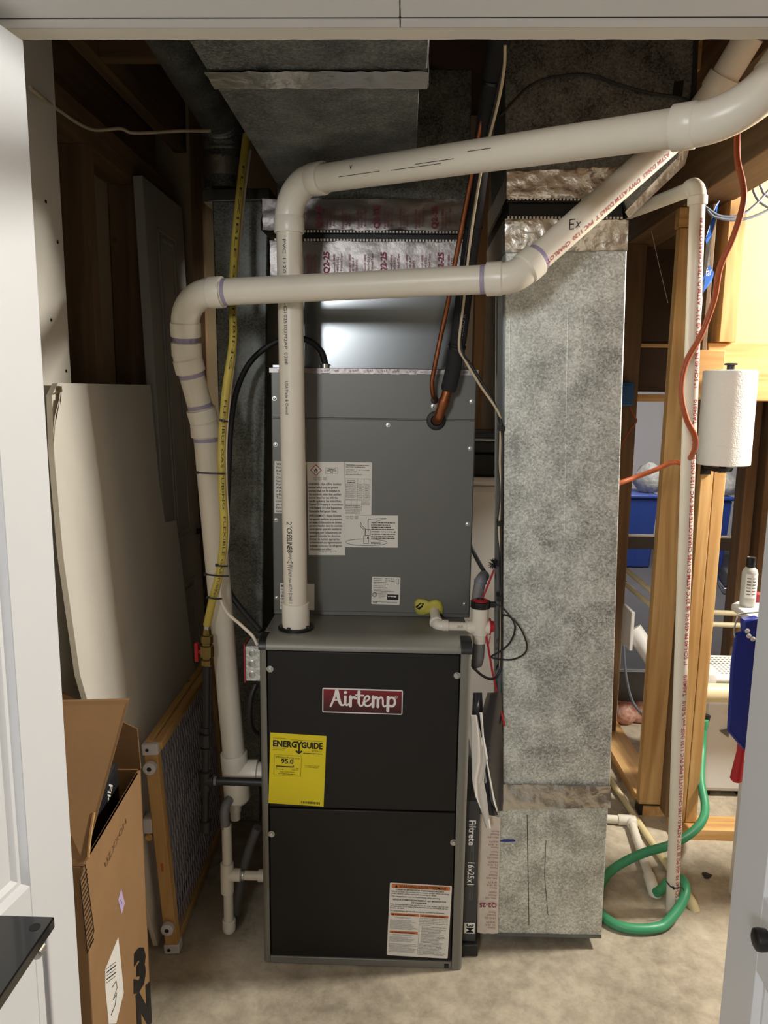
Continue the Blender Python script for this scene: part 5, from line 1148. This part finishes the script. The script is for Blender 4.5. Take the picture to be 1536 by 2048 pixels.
cz = thing('cream_floor_pipe', P(1300, 1670, Z=0), 'cream plastic pipe lying on the concrete floor behind the water pipe', 'pipe')
c0_, c1_ = P(1216, 1552, Z=.013), P(1384, 1806, Z=.013)
MB().tube([c0_, c1_], .0115, 18).build('pipe', M['cpvc'], cz)
MB().tube(fillet([c1_-(c1_-c0_).normalized()*.03, c1_, c1_+V((.006, -.012, -.02))], .02), .0155, 18).build('elbow', M['cpvc'], cz)
fpz = thing('white_floor_pipe', P(1285, 1700, Z=0), 'white plastic pipe with tee lying on the concrete floor beside the return duct', 'pipe')
t0_ = P(1262, 1641, Z=.017); t1_ = P(1306, 1776, Z=.017); t2_ = P(1205, 1637, Z=.017)
MB().tube([t2_, t0_], .0145, 18).build('pipe', M['pvc'], fpz); MB().tube([t0_, t1_], .0145, 18).build('pipe', M['pvc'], fpz)
MB().lathe(t0_+(t2_-t0_).normalized()*.045, t0_-t2_, [(0, .0175), (.002, .0185), (.06, .0185), (.062, .015)], 20).build('tee', M['fit'], fpz)
MB().lathe(t0_, t1_-t0_, [(-.01, .017), (.03, .0185), (.032, .0155)], 20).build('tee_branch', M['fit'], fpz)
MB().tube(fillet([t1_-(t1_-t0_).normalized()*.055, t1_, t1_+V((.008, -.01, -.03))], .02), .0185, 20).build('elbow', M['fit'], fpz)
sc_ = P(1412, 1752, Z=.003); tag(MB().prism([sc_+V((.018*math.cos(i*1.05)*(1, .5)[i % 2], .014*math.sin(i*1.05), 0)) for i in range(6)], (.002, 0, .004)).build('plastic_scrap', M['rubber'], smooth=False), 'small black scrap lying on the concrete floor', 'scrap')

# orange cord
oc = [(1480, 60, 1.92), (1478, 140, 1.88), (1472, 205, 1.80), (1474, 260, 1.76), (1475, 320, 1.74), (1486, 370, 1.73), (1486, 410, 1.72), (1466, 475, 1.74), (1440, 535, 1.76), (1428, 600, 1.79), (1402, 670, 1.80), (1372, 725, 1.80), (1362, 780, 1.80), (1372, 835, 1.80), (1388, 868, 1.81), (1391, 890, 1.83), (1383, 912, 1.88), (1368, 926, 1.98), (1345, 925, 2.02), (1310, 940, 2.02), (1270, 955, 2.02), (1236, 968, 2.0), (1200, 990, 2.0)]
op = spline([P(x, y, Y=Y) for x, y, Y in oc], 8)
tag(MB().tube(op, .0068, 12).build('extension_cord', M['orange']), 'orange cord hanging from above and winding round the white water pipe', 'cord')
bb = thing('blue_outlet_box', P(1248, 812, Y=3.09), 'blue plastic electrical box on the far stud beside the return duct', 'electrical box')
a, b = P(1236, 764, Y=3.08), P(1264, 812, Y=3.08); MB().box((a.x, 3.06, b.z), (b.x, 3.1, a.z)).build('body', M['bluebox'], bb, bevel=.006); MB().box((a.x+.01, 3.056, b.z+.012), (b.x-.012, 3.06, a.z-.012)).build('cover', M['bluebox'], bb, bevel=.002)
tag(MB().tube(spline([P(x, y, Y=3.07) for x, y in ((1260, 814), (1268, 832), (1273, 842), (1262, 858), (1248, 880), (1236, 905))], 6), .0035, 8).build('thin_orange_wire', M['orange']), 'thin orange wire hanging below the blue electrical box', 'wire')
for pts, l in (([(1414, 420), (1430, 434), (1470, 440), (1510, 432), (1560, 405), (1660, 330)], 'grey wire sagging lowest in front of the lit drywall'), ([(1408, 412), (1440, 432), (1480, 430), (1515, 405), (1560, 350), (1600, 270)], 'grey wire crossing over the lowest one before the lit drywall'), ([(1503, 355), (1508, 385), (1525, 408), (1560, 414), (1660, 380)], 'steep grey wire curling near the top beam'), ([(1516, 350), (1522, 375), (1545, 398), (1660, 440)], 'shortest grey wire curling near the top beam')):
    tag(MB().tube(spline([P(x, y, Y=2.37) for x, y in pts], 8), .0042, 8).build('grey_wire', M['wire']), l, 'wire', 'grey wires before the drywall')
bt = thing('plastic_film_strip', P(1420, 600, Y=2.44), 'torn strip of clear and blue film stapled beside the studs', 'plastic film')
for pts, m in (([(1411, 478), (1432, 410), (1440, 400), (1432, 440), (1424, 470), (1413, 490)], M['bluetape']), ([(1404, 560), (1420, 530), (1428, 545), (1424, 562), (1410, 580), (1404, 590)], M['bluetape']), ([(1412, 490), (1424, 470), (1420, 530), (1408, 560), (1402, 640), (1398, 640)], M['bag'])):
    q = [P(x, y, Y=2.395+random.uniform(-.012, .004)) for x, y in pts]; MB().prism(q, (0, .001, 0)).build('film', m, bt, smooth=False)
map_print(bt, 'far', [(1412, 537), (1425, 533), (1424, 549), (1412, 553)], lambda x, y: P(x, y, Y=2.379), M['labelw'])
tag(MB().tube([P(1303, 462, Z=2.1005), P(1318, 530, Y=P(1303, 462, Z=2.1).y), P(1336, 606, Y=P(1303, 462, Z=2.1).y)], .0009, 5).build('hanging_thread', M['labelw']), 'fine pale thread hanging from the dark beam', 'thread')

# paper towel
YT = 2.27
pt = thing('paper_towel_roll', P(1448, 932, Y=YT), 'white paper towel roll on a black upright holder fixed to the double stud', 'paper towel')
a, b = P(1446, 930, Y=YT), P(1461, 740, Y=YT); Lr = (b-a).length; rT = .5*(P(1497, 932, Y=YT)-P(1396, 930, Y=YT)).length
MB().lathe(a, b-a, [(0, .02), (.001, rT-.004), (.004, rT), (Lr-.004, rT), (Lr-.001, rT-.004), (Lr-.001, .024), (Lr-.01, .02)], 48).build('roll', M['towel'], pt)
d = (b-a).normalized(); MB().tube([a-d*.02, b+d*.018], .011, 16).build('spindle', M['blackp'], pt)
MB().lathe(b+d*.014, d, [(0, .018), (.004, .019), (.006, .016)], 20).build('end_cap', M['blackp'], pt)
MB().lathe(a-d*.014, -d, [(-.006, .03), (.004, .026), (.006, .018)], 20).build('base_disc', M['blackp'], pt)
p = a-d*.012; MB().box((p.x-.012, p.y, p.z-.012), (p.x+.012, 2.398, p.z+.004)).build('bracket', M['blackp'], pt, bevel=.002)
MB().box((p.x-.016, 2.393, p.z-.03), (p.x+.016, 2.3985, p.z+.03)).build('mount_plate', M['blackp'], pt)

# ================================================================== THINGS BEYOND THE STUDS
dh = thing('dehumidifier', (1.28, 2.78, 0), 'white plastic dehumidifier with perforated top standing behind the double stud', 'dehumidifier')
dx0, dx1 = 1.125, P(1466, 1500, Y=2.64).x+.10; dzt = P(1430, 1352, Y=2.64).z
MB().box((dx0, 2.64, .02), (dx1, 2.88, dzt-.03)).build('body', M['whitepl'], dh, bevel=.02); MB().box((dx0+.004, 2.632, dzt-.028), (dx1-.004, 2.878, dzt)).build('lid', M['whitepl'], dh, bevel=.012)
gr = MB()
for i in range(11):
    for j in range(9): gr.lathe((dx0+.07+.016*i, 2.67+.021*j, dzt), (0, 0, 1), [(-.001, .0055), (.0008, .005)], 6)
o = gr.build('vent_holes', M['grey'], dh); o['kind'] = 'stuff'
p = P(1423, 1362, Y=2.63); MB().lathe(V((p.x, 2.634, dzt-.012)), (0, -1, 0), [(-.002, .02), (.003, .02), (.004, .015)], 20).build('dial', M['whitepl'], dh)
MB().prism([(1.19, 2.636, .27), (1.225, 2.636, .28), (1.225, 2.636, .245)], (0, .008, 0)).build('grip_recess', M['grey'], dh)
for x in (dx0+.04, dx1-.04): MB().box((x-.02, 2.66, 0), (x+.02, 2.86, .021)).build('foot', M['rubber'], dh)
hb = thing('cream_crossbar', (1.2, 2.58, 0), 'thick cream plastic crossbar on posts before the white dehumidifier', 'crossbar')
za_ = P(1436, 1386, Y=2.585).z; MB().tube([(.99, 2.585, za_), (1.62, 2.585, za_+.004)], .034, 24).build('bar', M['wcream'], hb)
MB().tube([(1.6, 2.585, 0), (1.6, 2.585, za_)], .03, 20).build('post', M['wcream'], hb); MB().tube([(1.012, 2.585, 0), (1.012, 2.585, za_)], .03, 20).build('post', M['wcream'], hb)
cr = thing('tube_rack', (1.2, 2.9, 0), 'cream tubular rack with two rails seen between and past the studs', 'rack')
for k, pts in enumerate((((1248, 1136, 3.22), (1350, 1216, 2.98), (1505, 1234, 2.96)), ((1246, 1164, 3.22), (1345, 1232, 2.985), (1500, 1265, 2.965)))):
    q = [P(x, y, Y=Y) for x, y, Y in pts]; q[1].z = q[2].z = (q[1].z+q[2].z)/2
    MB().tube(fillet(q, .05), .011, 12).build('rail', M['wcream'], cr); ring(q[0], (q[1]-q[0]), .014, .02, 'end_fitting', M['blackp'], cr)
    if k == 0: q0r = [p.copy() for p in q]
for p in (q0r[0], q0r[1]+V((.02, 0, 0)), q0r[2]+V((.06, 0, 0))): MB().tube([V((p.x, p.y, 0)), p], .011, 12).build('post', M['wcream'], cr)
wd = thing('white_hose_duct', P(1300, 1330, Y=2.75), 'short white duct with flange plate slanting down behind the studs', 'duct')
u0, u1 = P(1266, 1258, Y=3.0), P(1328, 1352, Y=2.93); MB().tube([u0, u1], .036, 22).build('tube', M['whitepl'], wd); MB().obox(u0, V((0, 1, 0)), V((0, 0, 1)), V((1, 0, 0)), (-.06, .06, -.075, .09, -.03, -.015)).build('flange', M['whitepl'], wd, bevel=.003)
MB().tube([u1, V((u1.x+.03, u1.y, 0))], .036, 22).build('tube', M['whitepl'], wd)
tag(MB().tube(spline([P(x, y, Y=2.95) for x, y in ((1247, 1290), (1252, 1350), (1264, 1400), (1284, 1430))], 6), .005, 8).build('grey_cable', M['wire']), 'grey cable hanging down between the two near studs', 'cable')
nb = P(1262, 1448, Z=.0); q = MB(); random.seed(9)
for i in range(5): q.lathe(nb+V((random.uniform(-.06, .08), random.uniform(0, .1), .0)), (random.uniform(-.2, .2), random.uniform(-.2, .2), 1), [(0, .03), (.02, .05), (.05, .055), (.085, .035), (.10, .008)], 12)
tag(q.build('net_bag', M['net'], ang=80), 'crumpled orange net bag on the floor behind the studs', 'bag')
# shelf, bottle, paint tray, brush behind the right folding door
shf = thing('white_shelf', (1.2, 2.1, 0), 'small white shelf holding a clear bottle behind the right folding door', 'shelf')
pz = P(1482, 1212, Y=2.1).z; xs0 = P(1462, 1222, Y=2.02).x
sA, sB = P(1463, 1207, Z=pz), P(1500, 1233, Z=pz)
MB().prism([sA-V((0, 0, .02)), sB-V((0, 0, .02)), V((1.6, sB.y, pz-.02)), V((1.6, sA.y+.03, pz-.02)), sA+V((.03, .03, -.02))], (0, 0, .02)).build('board', M['whitepl'], shf, bevel=.004)
for x, y in ((1.5, sB.y+.03), (1.5, sA.y-.02)): MB().box((x-.02, y-.02, 0), (x+.02, y+.02, pz-.022)).build('leg', M['whitepl'], shf)
MB().box((sB.x+.06, sA.y-.06, 0), (sB.x+.09, sA.y-.03, pz-.02)).build('leg', M['whitepl'], shf)
bo = thing('bottle', P(1494, 1205, Y=2.1), 'frosted clear plastic bottle with black cap standing on the white shelf', 'bottle')
c = P(1494, 1212, Z=pz); c = V((c.x, c.y, pz)); zt_ = P(1498, 1134, Y=c.y).z; rB = .5*(P(1510, 1190, Y=c.y)-P(1480, 1190, Y=c.y)).length; hB = zt_-pz
MB().lathe(c, (0, 0, 1), [(0, rB*.9), (.004, rB), (hB*.86, rB), (hB*.94, rB*.85), (hB, rB*.55)], 26).build('body', M['clear'], bo)
MB().lathe(c+V((0, 0, hB)), (0, 0, 1), [(0, rB*.55), (.002, rB*.6), (hB*.25, rB*.6), (hB*.26, rB*.5)], 20).build('cap', M['blackp'], bo)
rows = [[c+V((rB*1.012*math.sin(t_), -rB*1.012*math.cos(t_), hB*(.25+.6*j))) for t_ in [-.9+1.8*i/10 for i in range(11)]] for j in (0, 1)]
lbn = MB().sheet(rows).build('label', M['labelw'], bo)
lm = MB()
for i in range(6):
    for t0_ in (-.7, .0): lm.sheet([[c+V((rB*1.02*math.sin(t_), -rB*1.02*math.cos(t_), hB*(.33+.08*i)+dz)) for t_ in (t0_, t0_+.15, t0_+.3, t0_+.5)] for dz in (0, .003)])
lm.build('print_lines', M['grey'], lbn)
ptr = thing('paint_tray', P(1480, 1470, Y=1.95), 'dark blue paint tray hanging on end from the white shelf', 'paint tray')
tq = [(1473, 1268), (1520, 1250), (1512, 1400), (1497, 1492), (1488, 1497), (1457, 1460), (1464, 1330)]
slab(tq, 1.955, .006).build('tray_floor', M['blue'], ptr, bevel=.002)
q = [P(x, y, Y=1.955) for x, y in tq]
MB().tube(q+[q[0]], .0045, 8).build('rim', M['blue'], ptr)
slab([(1488, 1242), (1520, 1236), (1518, 1285), (1490, 1268)], 1.935, .03).build('tray_lip', M['blue'], ptr, bevel=.004)
MB().tube(spline([P(1470, 1275, Y=1.955), P(1468, 1262, Y=1.95), P(1474, 1236, Y=1.95), P(1480, 1228, Y=1.955), P(1518, 1224, Y=1.955)], 6), .0022, 8).build('wire_hook', M['steel'], ptr)
for x, y in ((1498, 1272), (1506, 1278), (1495, 1262)): MB().lathe(P(x, y, Y=1.934), (0, -1, 0), [(-.001, .007), (.002, .006), (.003, .003)], 7).build('paint_blob', M['paper'], ptr)
rb = thing('paint_roller', P(1470, 1570, Y=1.99), 'red plastic paint roller handle hanging below the blue tray', 'roller handle')
MB().lathe(P(1487, 1478, Y=1.985), P(1470, 1572, Y=1.985)-P(1487, 1478, Y=1.985), [(0, .011), (.02, .0135), (.04, .012), (.10, .016), (.122, .017), (.128, .012)], 18).build('grip', M['red'], rb); MB().tube([P(1487, 1480, Y=1.985), P(1490, 1420, Y=1.985), P(1490, 1250, Y=1.985)], .003, 8).build('rod', M['steel'], rb)
tag(MB().lathe(P(1514, 1203, Z=pz), (0, 0, 1), [(0, .012), (.002, .014), (.024, .014), (.028, .008)], 14).build('red_jar', M['redp']), 'small red jar beside the clear bottle on the shelf', 'jar')
# far room
def bin_(x0, x1, y, z1, label, bg):
    t = thing('storage_bin', ((x0+x1)/2, y+.2, 0), label, 'storage bin', 'blue storage bins in the far room')
    MB().hexa([(x0+.03, y+.03, 0), (x1-.03, y+.03, 0), (x1-.03, y+.4, 0), (x0+.03, y+.4, 0), (x0, y, z1-.03), (x1, y, z1-.03), (x1, y+.43, z1-.03), (x0, y+.43, z1-.03)]).build('bin', M['bluebin'], t, bevel=.012)
    MB().box((x0-.015, y-.015, z1-.03), (x1+.015, y+.445, z1)).build('lid', M['bluebin'], t, bevel=.008)
BY = 6.45; za_ = P(1290, 990, Y=BY).z; xL0, xL1 = P(1222, 1000, Y=BY).x, P(1322, 1000, Y=BY).x
bin_(xL0, xL1-.02, BY, za_, 'blue lidded bin seen between the two studs through the glass', 0)
xR0, xR1 = P(1385, 1000, Y=BY).x, P(1466, 1000, Y=BY).x
bin_(xR0, xR1, BY, za_-.01, 'blue lidded bin seen past the double stud through the glass', 0)
def bagm(name, c, r, h, m, label):
    random.seed(len(label)); mb = MB(); n = 14; prof = [(0, r*.9), (h*.3, r*1.05), (h*.6, r*.95), (h*.85, r*.6), (h, r*.15)]
    mb.lathe(c, (0, 0, 1), prof, n)
    for v in mb.v: v.x += random.uniform(-.02, .02); v.y += random.uniform(-.02, .02); v.z += random.uniform(0, .015)
    return tag(mb.build(name, m, ang=80), label, 'bag')
p = P(1297, 985, Y=BY+.2); bagm('plastic_bag', (p.x, BY+.2, za_), .12, .26, M['bag'], 'grey plastic bag on the blue bin between the studs')
p = P(1445, 985, Y=BY+.2); bagm('plastic_bag', (p.x-.02, BY+.2, za_-.01), .15, .2, M['bag'], 'crumpled clear bag on the blue bin past the double stud')
tt = thing('chrome_tray', (P(1452, 1160, Z=0).x, P(1452, 1160, Z=0).y, 0), 'long chrome tray lying on the dark carpet behind the glass', 'tray')
a, b = P(1436, 1140, Z=.03), P(1460, 1182, Z=.03); dv = (b-a).normalized(); sd = V((dv.y, -dv.x, 0)); MB().obox(a, dv, sd, V((0, 0, 1)), (0, (b-a).length, -.05, .05, -.03, .02)).build('tray', M['chrome'], tt, bevel=.01)
MB().obox(a, dv, sd, V((0, 0, 1)), (.02, (b-a).length-.02, -.035, .035, .021, .03)).build('grip_pad', M['blackp'], tt)

# ================================================================== SIDE TABLE BY THE LEFT DOOR
tz = .90; tc_ = P(109, 1833, Z=tz); tbx = thing('side_table', (tc_.x-.09, tc_.y-.2, 0), 'glossy black table top on thin white metal legs beside the left folding door', 'table')
MB().box((tc_.x-.19, tc_.y-.44, tz-.014), (tc_.x, tc_.y, tz)).build('table_top', M['blackgl'], tbx, bevel=.0015)
MB().lathe(V((tc_.x-.014, tc_.y-.018, tz)), (0, 0, 1), [(-.001, .0065), (.0006, .006)], 18).build('screw_cover', M['black'], tbx)
for x in (tc_.x-.006, tc_.x-.18):
    for y in (tc_.y-.012, tc_.y-.42):
        MB().tube([(x, y, 0), (x, y, tz-.014)], .0045, 12).build('leg', M['capw'], tbx)
        MB().lathe((x-.004, y-.012, tz-.026), (0, -1, 0), [(-.012, .007), (.004, .007), (.006, .005)], 14).build('bracket', M['steel'], tbx)
